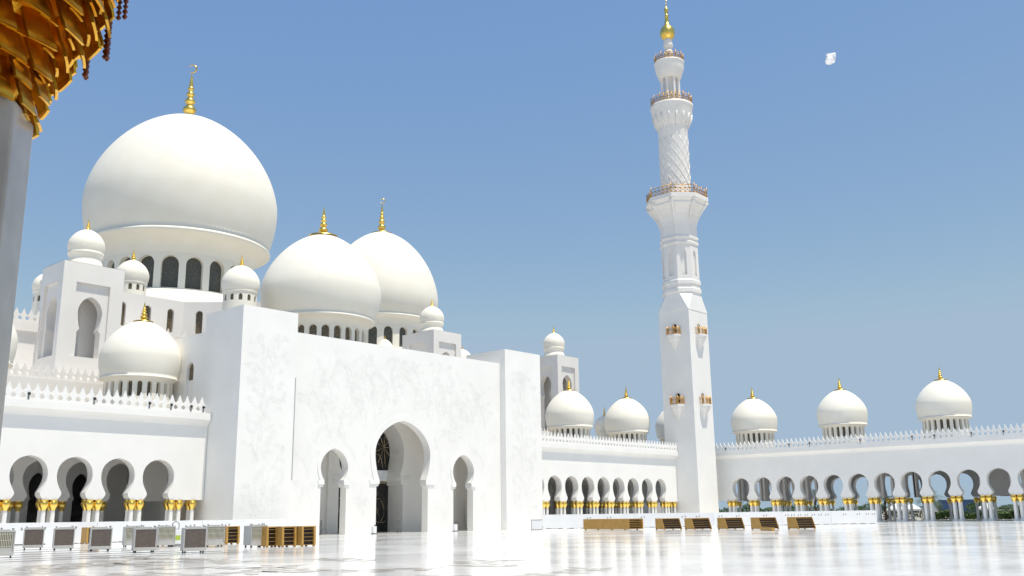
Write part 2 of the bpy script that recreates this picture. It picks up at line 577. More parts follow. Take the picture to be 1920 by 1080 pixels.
inlay("floor_inlay", 'inlay', 20, (5, 26), (17, 41), 31, 0.14)

# ------------------------------------------------------------------ arcades
BAY, HC, HA = 3.58, 3.22, 6.60
def arcade_outline(s=1.0):
    return [(x * s, z * (1 + (s - 1) * 0.6)) for x, z in spline(
        [(1.24, 3.24), (1.09, 3.42), (0.95, 3.72), (1.14, 4.12), (1.36, 4.62), (1.43, 5.12), (1.37, 5.62), (1.15, 6.07), (0.74, 6.42), (0.30, 6.57), (0.0, 6.64)], 3)]

# column prototypes: shaft mesh with capital and base below it
def column_meshes():
    s = MB(); s.lathe([(0.205, 0.30), (0.20, 0.6), (0.185, 2.42)], 10)
    c = MB()
    c.lathe([(0.185, 2.40), (0.20, 2.48), (0.25, 2.58), (0.34, 2.74), (0.385, 2.90), (0.365, 3.03), (0.29, 3.13), (0.27, 3.16), (0.34, 3.18), (0.34, 3.24)], 12)
    b = MB(); b.box((0, 0, 0.10), (0.62, 0.62, 0.20)); b.lathe([(0.29, 0.20), (0.30, 0.25), (0.22, 0.32)], 10)
    return s.mesh("column", M['shaftwhite']), c.mesh("capital", M['gold']), b.mesh("base", M['marble'])
COLM = column_meshes()
def add_column(parent, x, y, s=1.0):
    col = bpy.data.objects.new("column", COLM[0]); COL.objects.link(col)
    col.parent = parent; col.location = (x, y, 0); col.scale = (s, s, 1 + (s - 1) * 0.6)
    for nm, me in (("capital", COLM[1]), ("base", COLM[2])):
        q = bpy.data.objects.new(nm, me); COL.objects.link(q); q.parent = col

# merlon: pointed pierced leaf
def merlon_poly(w=0.716, h=1.42):
    half = [(0.5, 0.0), (0.5, 0.10), (0.30, 0.17), (0.20, 0.26), (0.34, 0.37), (0.5, 0.44), (0.5, 0.49), (0.37, 0.56), (0.22, 0.65), (0.19, 0.73), (0.10, 0.83), (0.045, 0.92), (0.0, 1.0)]
    pr = [(x * w, z * h) for x, z in half]
    return [(-x, z) for x, z in pr] + [(x, z) for x, z in reversed(pr[:-1])]
_mm = MB(); _mm.prism(merlon_poly(), lambda u, d, z: (u, d, z), -0.09, 0.09)
MERLON = _mm.mesh("merlon", M['marble'])
def add_merlons(parent, u0, n, v, z, pitch=0.716, cap=100):
    for i in range(min(n, cap)):
        o = bpy.data.objects.new("merlon", MERLON); COL.objects.link(o)
        o.parent = parent; o.location = (u0 + (i + 0.5) * pitch, v, z)
def parapet_mesh(parent, name, u0, n, v, z, pitch=0.716, mat='render', h=1.35):
    mb = MB()
    pts = merlon_poly(pitch, h)
    top = []
    for i in range(n):
        uc = u0 + (i + 0.5) * pitch
        mb.prism([(uc + x, z + y) for x, y in pts], lambda u, d, zz: (u, v + d, zz), -0.08, 0.08)
    mb.bx(u0, u0 + n * pitch, v - 0.12, v + 0.12, z - 0.1, z + 0.02)
    return mb.build(name, M[mat], parent)

IDF = lambda u, v, z: (u, v, z)
def arcade(name, label, loc, rz, first, nb, bay, s, u_left, u_right, zk0, zk1, merlon_from, merlon_n, depth=15.0, back='solid', end_column=None, deep_cols=True):
    """local frame: u along the wall, +v into the building.  first = u of the first arch centre"""
    t = thing(name, label, "arcade", loc, rz)
    ho = arcade_outline(s)
    zf = ho[0][1]
    segs = []
    if first - bay / 2 - u_left > 0.02: segs.append((u_left, first - bay / 2, 0, None))
    for i in range(nb):
        c = first + i * bay
        segs.append((c - bay / 2, c + bay / 2, c, ho))
    e = first + (nb - 0.5) * bay
    if u_right - e > 0.02: segs.append((e, u_right, 0, None))
    w = MB(); arch_wall(w, segs, zf, zk0, 0.0, 0.95, IDF)
    w.build("wall", M['marble'], t)
    # cornice: cyma soffit, fascia
    c = MB()
    pr = [(0.0, zk0 - 0.55), (-0.06, zk0 - 0.42), (-0.20, zk0 - 0.22), (-0.42, zk0 - 0.06), (-0.52, zk0), (-0.52, zk1), (0.95, zk1), (0.95, zk0)]
    vv = [(u_left, v, z) for v, z in pr] + [(u_right, v, z) for v, z in pr]
    n = len(pr)
    ff = [(i, (i + 1) % n, n + (i + 1) % n, n + i) for i in range(n)] + [tuple(range(n)), tuple(range(2 * n - 1, n - 1, -1))]
    c.add([(p[0], p[1] - 0.002, p[2]) for p in vv], ff)
    c.build("cornice", M['marble'], t)
    add_merlons(t, merlon_from, merlon_n, -0.34, zk1 - 0.03)
    # roof slab, inner wall
    rf = MB(); rf.bx(u_left, u_right, 0.96, depth, zk0 - 0.5, zk0 + 0.1)
    rf.build("roof", M['roofing'], t)
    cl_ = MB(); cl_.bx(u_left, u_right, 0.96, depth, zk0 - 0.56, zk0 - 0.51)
    cl_.build("ceiling", M['inner_shaded'], t)
    piers = [first + (i - 0.5) * bay for i in range(nb + 1)]
    cols = []
    for p in piers:
        for du in (-0.36, 0.36):
            for dv in (0.2, 0.78):
                cols.append((p + du * s, dv))
    for a, b_ in cols[:100]:
        add_column(t, a, b_, s)
    return t, ho, segs, piers

def inner_wall(t, ho, segs, ztop, v, thick=0.8, name="inner_wall", mat='inner'):
    w = MB(); arch_wall(w, segs, ho[0][1], ztop, v, v + thick, IDF)
    return w.build(name, M[mat], t)

def inner_columns(t, piers, v, s=1.0, half=0.36):
    for p in piers:
        for du in (-half, half):
            add_column(t, p + du, v, s)

# --- left wing (facing -Y at Y = 78.73)
LY = 78.73
tl, hoL, sgL, prL = arcade("courtyard_arcade", "sunlit white arcade left of the tall entrance portal, behind the grey coolers", (0, LY, 0), 0.0,
                  16.77, 8, BAY, 1.0, 10.0, 46.22, 10.25, 10.85, 26.3, 27)
inner_wall(tl, hoL, sgL, 9.7, 6.6)
inner_columns(tl, prL, 7.0)
for dv in (0.2, 0.78): add_column(tl, 45.25, dv)
def back_wall(t, u0, u1, v, doors, ztop=9.7, mat='inner_shaded'):
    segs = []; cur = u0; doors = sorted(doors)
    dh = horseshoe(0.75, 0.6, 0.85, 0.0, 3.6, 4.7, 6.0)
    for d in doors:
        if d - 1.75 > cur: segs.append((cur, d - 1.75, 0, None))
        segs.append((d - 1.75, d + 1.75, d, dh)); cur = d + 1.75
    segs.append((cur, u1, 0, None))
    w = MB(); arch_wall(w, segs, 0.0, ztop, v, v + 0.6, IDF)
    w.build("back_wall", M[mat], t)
    for d in doors:
        p = MB(); arch_panel(p, d, dh, v + 0.5, IDF)
        p.build("door", M['doorglass'], t)
back_wall(tl, 10, 46.2, 14.4, [33.3, 37.7, 41.7, 24.0], mat='inner')
make_dome(tl, (43.3, 86.5 - LY), 16.45, 3.68, 1.0, 1.68, 0.53, 0.93, 3.05, 10.8, 22, (12.6, 14.0), 0.22, (1.95, 0.95, 0.27), seg=64, wsel=facing(22, 0), label="white dome on the left arcade near the portal")
make_dome(tl, (28.2, 86.5 - LY), 16.45, 3.68, 1.0, 1.68, 0.53, 0.93, 3.05, 10.8, 22, (12.6, 14.0), 0.22, (1.95, 0.95, 0.27), seg=64, wsel=facing(22, 0), label="white dome cut by the left picture edge")

# --- middle wing between portal and minaret (Y = 82.75)
AY = 82.75
ta, hoA, sgA, prA = arcade("courtyard_arcade", "sunlit white arcade between the entrance portal and the minaret", (0, AY, 0), 0.0,
                  99.84 - 2 * BAY, 10, BAY, 1.0, 87.3, 137.4, 10.2, 10.85, 90.0, 56)
inner_wall(ta, hoA, sgA, 9.65, 6.6, mat='inner_shaded')
inner_columns(ta, prA, 7.0)
add_column(ta, 128.75, 0.2); add_column(ta, 128.75, 0.78)
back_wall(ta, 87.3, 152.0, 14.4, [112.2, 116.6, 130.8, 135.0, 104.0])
DA = dict(zc=16.0, Rr=3.64, a=1.03, p=1.66, b=0.5, rr=0.92, rdrum=3.0, zdrum=10.8, nwin=22, wz=(12.4, 13.8), whw=0.22, fin=(1.9, 0.9, 0.26), seg=56)
make_dome(ta, (112.4, 90 - AY), wsel=facing(22, 0), label="white dome right of the portal, golden finial in front of turret", **DA)
make_dome(ta, (127.1, 90 - AY), wsel=facing(22, 0), label="white dome just left of the minaret", **DA)
make_dome(ta, (141.6, 90 - AY), wsel=facing(22, 0), label="dome mostly hidden behind the minaret", **DA)

# --- right wing (facing -X at X = 137.44); local u = -(Y - 83)
RX = 137.44
B2 = 3.758
tr, hoR, sgR, prR = arcade("courtyard_arcade", "shaded white arcade right of the minaret, sky showing through its arches", (RX, 83.0, 0), -PI / 2,
                  83.0 - 76.245, 13, B2, 1.03, 0.0, 83.0, 10.3, 10.95, 2.0, 92)
# u of a world Y: 83 - Y ; v = X - RX
first = 83.0 - 66.4 - 4 * B2
segs = [(0.0, first - B2 / 2, 0, None)] if first - B2 / 2 > 0.05 else []
n_out = 12
for i in range(n_out):
    c = first + i * B2
    segs.append((max(c - B2 / 2, 0.02), c + B2 / 2, c, hoR))
pc = [first + (i - 0.5) * B2 for i in range(1, n_out)]
segs.append((first + (n_out - 0.5) * B2, 83.0, 0, None))
inner_wall(tr, hoR, segs, 9.75, 14.0, 0.95, name="outer_wall", mat='inner_shaded')
inner_columns(tr, pc[1:10], 14.4)
# between the domes the middle of the hall is closed by pairs of arches
def slim(k): return [(x * k, z) for x, z in hoR]
for ya, yb, arcs in ((81.6, 73.9, ((81.0, .25), (78.9, .25), (77.1, .30), (75.0, .22))), (73.6, 65.9, ((71.5, .34), (67.7, .42))),
                     (58.9, 50.3, ((55.9, .40), (52.6, .34), (51.2, .26))), (42.5, 35.0, ((38.2, .3),))):
    cur = 83.0 - ya; sg_ = []
    for yc, k in arcs:
        c = 83.0 - yc; hwid = 1.43 * 1.03 * k + 0.05
        if c - hwid - cur > 0.02: sg_.append((cur, c - hwid, 0, None))
        sg_.append((max(c - hwid, cur), c + hwid, c, slim(k))); cur = c + hwid
    if 83.0 - yb - cur > 0.02: sg_.append((cur, 83.0 - yb, 0, None))
    inner_wall(tr, hoR, sg_, 9.75, 6.9, 0.5, name="cross_wall", mat='inner_shaded')
    for yc, k in arcs:
        for dd in (-0.75, 0.75):
            p_ = MB(); p_.bx(83.0 - yc + dd - 0.16, 83.0 - yc + dd + 0.16, 6.5, 6.898, hoR[0][1], 9.7); p_.build("pilaster", M['inner'], tr)
    n_ = 3 if ya - yb > 8 else 2
    inner_columns(tr, [83.0 - ya + 0.5 + (ya - yb - 1.0) * i / n_ for i in range(n_ + 1)], 7.4)
DR = dict(zc=16.3, Rr=3.74, a=0.98, p=1.64, b=0.5, rr=0.94, rdrum=3.1, zdrum=10.9, nwin=22, wz=(12.5, 14.0), whw=0.22, fin=(1.95, 0.95, 0.27), seg=56)
for y, lb in ((77.2, "white dome just right of the minaret"), (62.15, "middle white dome on the right arcade"), (46.95, "rightmost white dome on the right arcade")):
    make_dome(tr, (83.0 - y, 145 - RX), wsel=facing(22, 0, -100, 40) , label=lb, **DR)

# ------------------------------------------------------------------ entrance portal
PYF, PYW = 73.95, 74.75            # pylon face, wall face
PX0, PX1 = 46.26, 86.95
tp = thing("entrance_portal", "tall white entrance portal with three horseshoe arches between two plain pylons", "portal", (0, 0, 0))
ho_c = horseshoe(3.45, 3.12, 3.70, 0.0, 5.15, 7.7, 11.15, 0.3)
ho_s = horseshoe(1.50, 1.15, 1.60, 0.0, 5.0, 6.15, 8.0, 0.2)
segs = [(52.12, 54.6, 0, None), (54.6, 60.2, 57.42, ho_s), (60.2, 72.0, 66.1, ho_c), (72.0, 77.6, 74.75, ho_s), (77.6, 80.75, 0, None)]
w = MB(); arch_wall(w, segs, 0.0, 18.65, PYW, PYW + 0.9, IDF)
w.build("front_wall", M['marble'], tp)
# raised smooth bands around the arches
def band(ho, uc, wd, y, out=0.07, zmin=None):
    mb = MB()
    pts = [p for p in ho if zmin is None or p[1] >= zmin]
    o = []
    for i, (x, z) in enumerate(pts):
        a = Vector(pts[max(i - 1, 0)]); b_ = Vector(pts[min(i + 1, len(pts) - 1)])
        tt = (b_ - a).normalized()
        nrm = Vector((tt.y, -tt.x))
        if i == len(pts) - 1: nrm = Vector((0, 1))
        o.append((x + nrm.x * wd, z + nrm.y * wd))
    for sg in (-1, 1):
        vv, ff = [], []
        for (x, z), (xo, zo) in zip(pts, o):
            vv += [(uc + sg * x, y - out, z), (uc + sg * max(xo, 0), y - out, zo), (uc + sg * max(xo, 0), y + 0.01, zo), (uc + sg * x, y + 0.01, z)]
        for i in range(len(pts) - 1):
            for q in range(4):
                ff.append((4 * i + q, 4 * i + (q + 1) % 4, 4 * i + 4 + (q + 1) % 4, 4 * i + 4 + q))
        mb.add(vv, ff)
    return mb
band(ho_c, 66.1, 0.62, PYW, zmin=5.1).build("arch_surround", M['marble'], tp)
band(ho_s, 57.42, 0.34, PYW, zmin=4.9).build("arch_surround", M['marble'], tp)
band(ho_s, 74.75, 0.34, PYW, zmin=4.9).build("arch_surround", M['marble'], tp)
for uc, jb, nk, zn, wd in ((66.1, 3.45, 3.12, 5.15, 0.9), (57.42, 1.5, 1.15, 5.0, 0.35), (74.75, 1.5, 1.15, 5.0, 0.35)):
    for sg in (-1, 1):
        mb = MB()
        a, b_ = uc + sg * nk, uc + sg * (jb + wd)
        mb.bx(min(a, b_), max(a, b_), PYW - 0.12, PYW + 0.88, zn - 0.42, zn - 0.02)
        a, b_ = uc + sg * (nk + 0.1), uc + sg * (jb + wd - 0.12)
        mb.bx(min(a, b_), max(a, b_), PYW - 0.06, PYW + 0.87, zn - 0.62, zn - 0.42)
        mb.build("impost", M['marble'], tp, bevel=0.03)
# pylons
for x0, x1, slot in ((PX0, 52.12, 1), (80.75, PX1, 0)):
    mb = MB()
    mb.bx(x0, x1, PYF, 80.2, 0.0, 20.25)
    if slot:
        pass
    mb.build("pylon", M['marble'], tp)
mb = MB(); mb.bx(52.04, 52.135, PYF - 0.01, PYW + 0.3, 4.9, 14.2)  # painted strip in place of the shaded slit between pylon and wall
mb.build("slit_shade_strip", M['slitshade'], tp)
# body behind, roof and porch room
mb = MB()
mb.bx(52.0, 80.9, 79.2, 100, 17.6, 18.6)
mb.bx(52.0, 54.0, PYW + 0.9, 79.2, 17.6, 18.6); mb.bx(79.0, 80.9, PYW + 0.9, 79.2, 17.6, 18.6)
mb.bx(46.85, 52.0, 80.25, 100, 10.0, 18.58)
mb.bx(80.9, 86.9, 80.0, 100, 10.0, 18.58)
mb.build("roof", M['marble'], tp)
mb = MB()
mb.bx(46.9, 86.5, 80.25, 99.9, 18.601, 18.64)
mb.build("roof_screed", M['roofing'], tp)
mb = MB()
mb.bx(54.0, 79.0, PYW + 0.9, 79.2, 18.3, 18.36)  # unseen translucent panel, added to let fill light into the porch
mb.build("porch_fill_panel", M['frosted'], tp)
mb = MB()
hs = round_arch(0.62, 14.35, 15.35, 6)
fn = lambda u, v, z: (46.3 + v, u, z)
arch_wall(mb, [(80.0, 81.6, 0, None), (81.6, 83.6, 82.6, round_arch(0.62, 11.2, 15.35, 6)), (83.6, 98, 0, None)], 0.0, 18.58, 0.0, 0.5, fn)
sw = mb.build("side_wall", M['marble'], tp)
mb = MB(); arch_panel(mb, 82.6, hs, 0.3, fn); mb.build("window", M['lattice_fine'], sw)
mb = MB(); arch_panel(mb, 82.6, [(0.62, 11.2), (0.62, 14.34)], 0.28, fn); mb.build("niche_panel", M['marble'], sw)
# porch interior
ho_i = horseshoe(4.3, 3.85, 4.45, 0.0, 5.75, 8.4, 12.4, 0.3)
mb = MB()
arch_wall(mb, [(52.2, 60.5, 0, None), (60.5, 71.7, 66.1, ho_i), (71.7, 90.0, 0, None)], 0.0, 17.5, 79.6, 82.2, IDF)
mb.build("porch_back_wall", M['marble'], tp)
mb = MB()
for sg in (-1, 1):
    for k, (a0, a1) in enumerate(((3.85, 5.2), (3.95, 5.1), (4.05, 5.0))):
        a, b_ = 66.1 + sg * a0, 66.1 + sg * a1
        mb.bx(min(a, b_), max(a, b_), 79.45 + k * 0.05, 82.0, 5.45 - k * 0.28, 5.72 - k * 0.28)
mb.build("porch_impost", M['marble'], tp, bevel=0.02)
for x in (54.4, 55.6, 59.4, 60.3, 73.4, 76.3, 78.1, 83.2):
    mb = MB(); mb.bx(x, x + 0.55, 79.42, 79.62, 0.0, 16.0); mb.build("pilaster", M['marble'], tp)
mb = MB(); mb.bx(52.2, 60.0, 79.53, 79.63, 0.0, 1.25); mb.build("wainscot", M['marble'], tp)
mb = MB(); arch_panel(mb, 66.1, ho_i, 82.0, IDF)
dr = mb.build("glass_door", M['doorglass'], tp)
mb = MB()
rnd = random.Random(3)
for i in range(26):
    x = 66.1 + rnd.uniform(-4, 4.2); z = rnd.uniform(0.3, 8.5)
    pts = []
    ang = rnd.uniform(0, 2 * PI)
    for k in range(9):
        pts.append((x, 81.93, z)); x += 0.32 * math.cos(ang); z += 0.32 * math.sin(ang); ang += rnd.uniform(-0.1, 0.5)
        x = min(max(x, 61.9), 70.3); z = max(z, 0.2)
    mb.tube(pts, 0.045, 5)
for k in range(9):
    a = 2 * PI * k / 9
    mb.tube([(69.6, 81.93, 9.0), (69.6 + 1.5 * math.cos(a), 81.93, 9.0 + 1.9 * math.sin(a))], 0.045, 5)
mb.bx(62.0, 70.3, 81.85, 81.97, 5.1, 5.35)
mb.build("door_tracery", M['bronze'], dr)
mb = MB(); mb.bx(61.9, 70.35, 81.88, 81.96, 5.36, 6.5); mb.build("transom_light", M['bag'], dr)
mb = MB(); mb.bx(52.125, 52.5, 75.66, 79.59, 0, 17.5); mb.build("porch_end_wall", M['marble'], tp)

# carved floral relief: climbing vines with leaves and blossoms
def relief(name, region, y, n, seed, bounds, step=0.30, dep=0.005):
    rnd = random.Random(seed)
    mb = MB()
    def leaf(x, z, a, s):
        ca, sa = math.cos(a), math.sin(a)
        pts = [(0, 0, 0.0), (0.30, 0.16, 0.6), (0.62, 0.15, 0.9), (1.0, 0, 0.3), (0.62, -0.15, 0.9), (0.30, -0.16, 0.6)]
        vv = [(x + s * (u * ca - w * sa), y - dep * d * 1.5 - 0.004, z + s * (u * sa + w * ca)) for u, w, d in pts]
        vv.append((x + s * 0.5 * ca, y - dep * 0.5, z + s * 0.5 * sa))
        mb.add(vv, [(i, (i + 1) % 6, 6) for i in range(6)])
    for i in range(n):
        for _ in range(50):
            x, z = region(rnd)
            if x is not None: break
        a = rnd.uniform(0.9, 2.2); curl = rnd.choice((-1, 1)) * rnd.uniform(0.04, 0.28)
        pts = []
        for k in range(rnd.randint(6, 12)):
            if not bounds(x, z): break
            pts.append((x, y - dep * 0.4, z))
            if rnd.random() < 0.75: leaf(x, z, a + rnd.choice((-1, 1)) * rnd.uniform(0.5, 1.1), rnd.uniform(0.2, 0.42))
            x += step * math.cos(a); z += step * math.sin(a); a += curl
        if len(pts) < 3: continue
        mb.tube(pts, [dep * 0.9 * (1 - 0.5 * k / len(pts)) for k in range(len(pts))], 5)
        for k in range(6):
            leaf(x, z, a + k * PI / 3, rnd.uniform(0.22, 0.36))
    return mb.build(name, M['marble'], tp)
def reg_wall(rnd):
    x = rnd.uniform(54.5, 78.3); z = rnd.uniform(6.0, 16.4)
    t = abs(x - 66.4) / 12.0
    if z > 16.8 - 3.2 * t * t: return None, None
    if z < 8.8 and rnd.random() < 0.45: return None, None
    d = math.hypot((x - 66.1) / 4.6, (z - 7.6) / 4.9)
    if d < 1.03: return None, None
    for c in (57.42, 74.75):
        if math.hypot((x - c) / 2.2, (z - 6.2) / 2.6) < 1 or (abs(x - c) < 2 and z < 6): return None, None
    return x, z
def in_wall(x, z):
    if not (53.2 < x < 79.6 and 0.6 < z < 17.2): return False
    if math.hypot((x - 66.1) / 4.9, (z - 7.6) / 4.8) < 1 or (abs(x - 66.1) < 4.9 and z < 7): return False
    for c in (57.42, 74.75):
        if math.hypot((x - c) / 2.3, (z - 6.2) / 2.6) < 1 or (abs(x - c) < 2.2 and z < 6): return False
    return True
def in_pyl(x0, x1): return lambda x, z: x0 < x < x1 and 0.8 < z < 17.6
relief("carved_vines", reg_wall, PYW, 170, 5, in_wall)
def reg_low(rnd):
    x = rnd.choice((rnd.uniform(59.4, 61.4), rnd.uniform(70.6, 72.4), rnd.uniform(53.6, 55.0), rnd.uniform(77.2, 78.6)))
    return x, rnd.uniform(1.0, 6.0)
relief("carved_vines", reg_low, PYW, 36, 6, in_wall)
def reg_pyl(x0, x1):
    def f(rnd):
        z = rnd.uniform(1.0, 16.6)
        wdt = 1.0 if z < 13 else 0.6
        c = (x0 + x1) / 2
        return c + (x1 - x0) / 2 * wdt * rnd.uniform(-1, 1), z
    return f
relief("carved_vines", reg_pyl(47.9, 50.2), PYF, 75, 8, in_pyl(47.3, 50.9))
relief("carved_vines", reg_pyl(82.8, 85.0), PYF, 65, 9, in_pyl(82.2, 85.7))

# ------------------------------------------------------------------ prayer hall
th = thing("prayer_hall", "prayer hall with huge white domes and roof turrets behind the entrance portal", "mosque", (0, 0, 0))
for q in ((-12, 46.0, 93.76, 101, 0, 14.8), (87.2, 127.5, 97.6, 106, 0, 13.4)):
    mb = MB(); mb.bx(*q); mb.build("lower_wall", M['render'], th)
parapet_mesh(th, "parapet", 16.0, 42, 93.9, 14.8)
parapet_mesh(th, "parapet", 96.0, 44, 97.7, 13.4)
for q in ((-12, 56, 101, 105.9, 0, 21.35), (76, 100, 101, 106, 0, 21.35)):
    mb = MB(); mb.bx(*q); mb.build("middle_wall", M['render'], th)
mb = MB(); mb.bx(-12, 56.01, 100.6, 100.99, 20.4, 21.36); mb.build("cornice", M['render'], th)
parapet_mesh(th, "parapet", 18.0, 53, 100.75, 21.36)
# tall clerestory wall with slender lattice windows
hw = round_arch(0.42, 23.4, 25.8, 6)
mb = MB()
segs = [(43.5, 45.9, 0, None)]
wx = [47.4, 50.4, 53.5, 56.4]
we = [45.9, 48.9, 51.95, 54.95, 58.05]
for i, x in enumerate(wx): segs.append((we[i], we[i + 1], x, hw))
arch_wall(mb, segs, 23.4, 27.35, 106.0, 106.5, IDF)
mb.bx(43.5, 58.05, 106.0, 106.6, 0, 23.4)
# diagonal facet
fnB = lambda u, v, z: (58.05 + (u + v) * 0.7071, 106.0 + (-u + v) * 0.7071, z)
arch_wall(mb, [(0.0, 1.0, 0, None), (1.0, 2.8, 1.9, hw), (2.8, 5.2, 0, None), (5.2, 7.0, 6.1, hw), (7.0, 13.0, 0, None)], 23.4, 27.35, 0.0, 0.5, fnB)
arch_wall(mb, [(0.0, 13.0, 0, None)], 0.0, 23.4, 0.0, 0.6, fnB)
cw = mb.build("clerestory_wall", M['render'], th)
for x in wx:
    p = MB(); arch_panel(p, x, hw, 106.35, IDF); p.build("window", M['lattice_fine'], cw)
for u in (1.9, 6.1):
    p = MB(); arch_panel(p, u, hw, 0.35, fnB); p.build("window", M['lattice_fine'], cw)
# roof deck and sloping skirt round the main drum
mb = MB()
mb.add([(44, 106.4, 27.3), (58.0, 106.4, 27.3), (67, 97.4, 27.3), (67, 147, 27.3), (60.6, 147, 27.3)], [(0, 1, 2, 3, 4)])
mb.add([(67, 104, 25.0), (125, 108, 25.0), (125, 150, 25.0), (67, 150, 25.0)], [(0, 1, 2, 3)])
mb.build("roof_terrace", M['roofing'], th)
mb = MB(); mb.add([(43.9, 106.4, 0), (60.5, 147, 0), (60.5, 147, 27.3), (43.9, 106.4, 27.3), (44.4, 106.4, 0), (61.0, 147, 0), (61.0, 147, 27.28), (44.4, 106.4, 27.28)], [(0, 1, 2, 3), (7, 6, 5, 4), (3, 2, 6, 7), (1, 5, 6, 2), (0, 4, 5, 1), (0, 3, 7, 4)])
mb.build("clerestory_return", M['render'], th)
mb = MB(); mb.lathe([(10.0, 31.02), (10.6, 30.9), (14.2, 28.9), (14.2, 27.2)], 64, c=(66.4, 123.45)); mb.build("drum_skirt", M['dome'], th)
mb = MB(); mb.lathe([(8.2, 28.0), (8.5, 27.9), (10.2, 27.2), (10.2, 25.0)], 48, c=(103.56, 123.45)); mb.build("drum_skirt", M['dome'], th)
mb = MB(); mb.bx(57, 75.4, 81.5, 99.5, 18.65, 19.6)
mb.build("roof_plinth", M['roofing'], th)

nw = 20; off = R(-88.6)
make_dome(th, (66.4, 123.45), 45.0, 13.25, 1.07, 1.75, 0.455, 0.915, 10.0, 30.9, nw, (31.2, 35.6), 1.12, (7.6, 1.75, 0.72), 0.62, seg=128, depth=0.9, woff=off, wsel=facing(nw, off), lattice='lattice', label="largest dome, tallest of all, with crescent finial")
nw = 24
make_dome(th, (66.15, 89.5), 26.9, 6.92, 1.04, 1.68, 0.47, 0.88, 5.3, 19.6, nw, (20.4, 22.35), 0.44, (3.7, 1.75, 0.42), seg=96, depth=0.5, wsel=facing(nw, 0.0), label="large dome directly behind the portal roof")
nw = 20; off = R(-120.2)
make_dome(th, (103.56, 123.45), 37.1, 9.81, 1.26, 1.75, 0.36, 0.90, 8.2, 25.0, nw, (28.2, 31.5), 0.74, (5.6, 1.9, 0.52), 0.4, seg=112, depth=0.7, woff=off, wsel=facing(nw, off), lattice='lattice', label="large dome farther right, half behind its neighbour")
make_dome(th, (52.5, 108.6), 30.1, 1.95, 1.0, 1.75, 0.5, 0.9, 1.72, 27.2, 12, (28.1, 28.85), 0.2, (1.4, 0.45, 0.21), seg=40, depth=0.15, wsel=facing(12, 0.0), label="small dome on the clerestory corner")
make_dome(th, (55.9, 90.2), 26.55, 2.05, 1.0, 1.75, 0.5, 0.9, 1.8, 20.2, 12, (24.4, 25.1), 0.2, (1.25, 0.45, 0.2), seg=40, depth=0.15, wsel=facing(12, 0.0), label="small dome above the left pylon top")
make_dome(th, (40.4, 102.5), 25.75, 1.45, 1.0, 1.75, 0.5, 0.9, 1.25, 21.2, 10, (23.9, 24.5), 0.15, (0.95, 0.32, 0.15), seg=36, depth=0.12, wsel=facing(10, 0.0), label="small dome half hidden behind the left turret")
make_dome(th, (131.3, 97.6), 15.9, 1.75, 1.05, 1.75, 0.5, 0.92, 1.5, 10.0, 0, (0, 0), 0.2, (1.6, 0.35, 0.16), seg=40, label="small dome between two arcade domes")
make_dome(th, (90.6, 106.8), 25.0, 1.5, 1.3, 1.6, 0.5, 0.9, 1.3, 21.0, 0, (0, 0), 0.2, (0.6, 0.2, 0.08), seg=32)
make_dome(th, (111.8, 112.0), 26.6, 1.8, 1.1, 1.7, 0.5, 0.9, 1.5, 21.0, 0, (0, 0), 0.2, (0.8, 0.25, 0.1), seg=32)

def turret(x, y, sx, sy, zb, zt, lab, nz0, nz1):
    """square roof turret with a horseshoe niche on each side and a small dome"""
    t = thing("turret", None, None, (x, y, 0)); t.parent = th
    t['label'] = lab
    ho = horseshoe(1.2, 0.95, 1.25, nz0, nz1 - 3.4, nz1 - 1.7, nz1, 0.3)
    mb = MB()
    rec = [(1.75, nz0), (1.75, nz1 + 1.3), (0.0, nz1 + 1.3)]
    for L, f in ((sx, lambda u, v, z: (u, v, z)), (sy, lambda u, v, z: (v, u, z))):
        arch_wall(mb, [(0.0, L, L / 2, rec)], nz0, zt, 0.0, 0.3, f, ends=False)
        arch_wall(mb, [(L / 2 - 1.8, L / 2 + 1.8, L / 2, ho)], nz0, nz1 + 1.35, 0.3, 1.4, f)
    mb.bx(0, sx, 0, sy, zb, nz0)
    mb.bx(3.4, sx, 3.0, sy, nz0, zt - 0.01)
    mb.bx(0, sx, 0, sy, zt - 0.02, zt)
    mb.add([(sx, 0, nz0), (sx, sy, nz0), (sx, sy, zt), (sx, 0, zt)], [(0, 1, 2, 3)])
    mb.add([(0, sy, nz0), (sx, sy, nz0), (sx, sy, zt), (0, sy, zt)], [(0, 1, 2, 3)])
    mb.build("turret_body", M['render'], t)
    zc = zt + 2.5
    d = MB()
    pr = dome_profile(zc, 1.84, 1.0, 1.75, 0.42, 0.93)
    r0, z0 = pr[-1]
    pr += [(r0 + 0.06, z0 - 0.02), (r0 + 0.06, z0 - 0.25), (r0 - 0.05, z0 - 0.32), (r0 - 0.12, z0 - 0.8), (r0 + 0.02, z0 - 1.2), (r0 + 0.12, z0 - 1.3), (r0 + 0.12, zt)]
    d.lathe(pr, 48)
    do = d.build("dome", M['dome'], t, (sx * 0.5, sy * 0.5, 0))
    f = MB(); f.lathe([(r * 1.0, z + zc + 1.80) for r, z in finial_profile(1.25, 0.34, 0.18)], 14)
    f.build("finial", M['gold'], t, (sx * 0.5, sy * 0.5, 0))
    return t
turret(39.3, 96.0, 6.3, 5.2, 14.7, 27.25, "turret with tall niches at the left, beside the main dome", 17.6, 23.9)
turret(94.0, 100.0, 5.6, 6.8, 14.7, 27.95, "low-showing turret above the middle of the portal roof", 17.6, 25.0)
turret(122.1, 100.0, 5.6, 6.0, 10.0, 27.45, "turret right of the portal, nearest the minaret", 15.0, 24.3)

# ------------------------------------------------------------------ minaret
MX, MY, MW = 129.5, 79.0, 5.6
CX, CY = MX + MW / 2, MY + MW / 2
tm = thing("minaret", "tall white minaret with gilded balconies and a golden bulb at its tip", "minaret", (CX, CY, 0))
h = MW / 2
mb = MB()
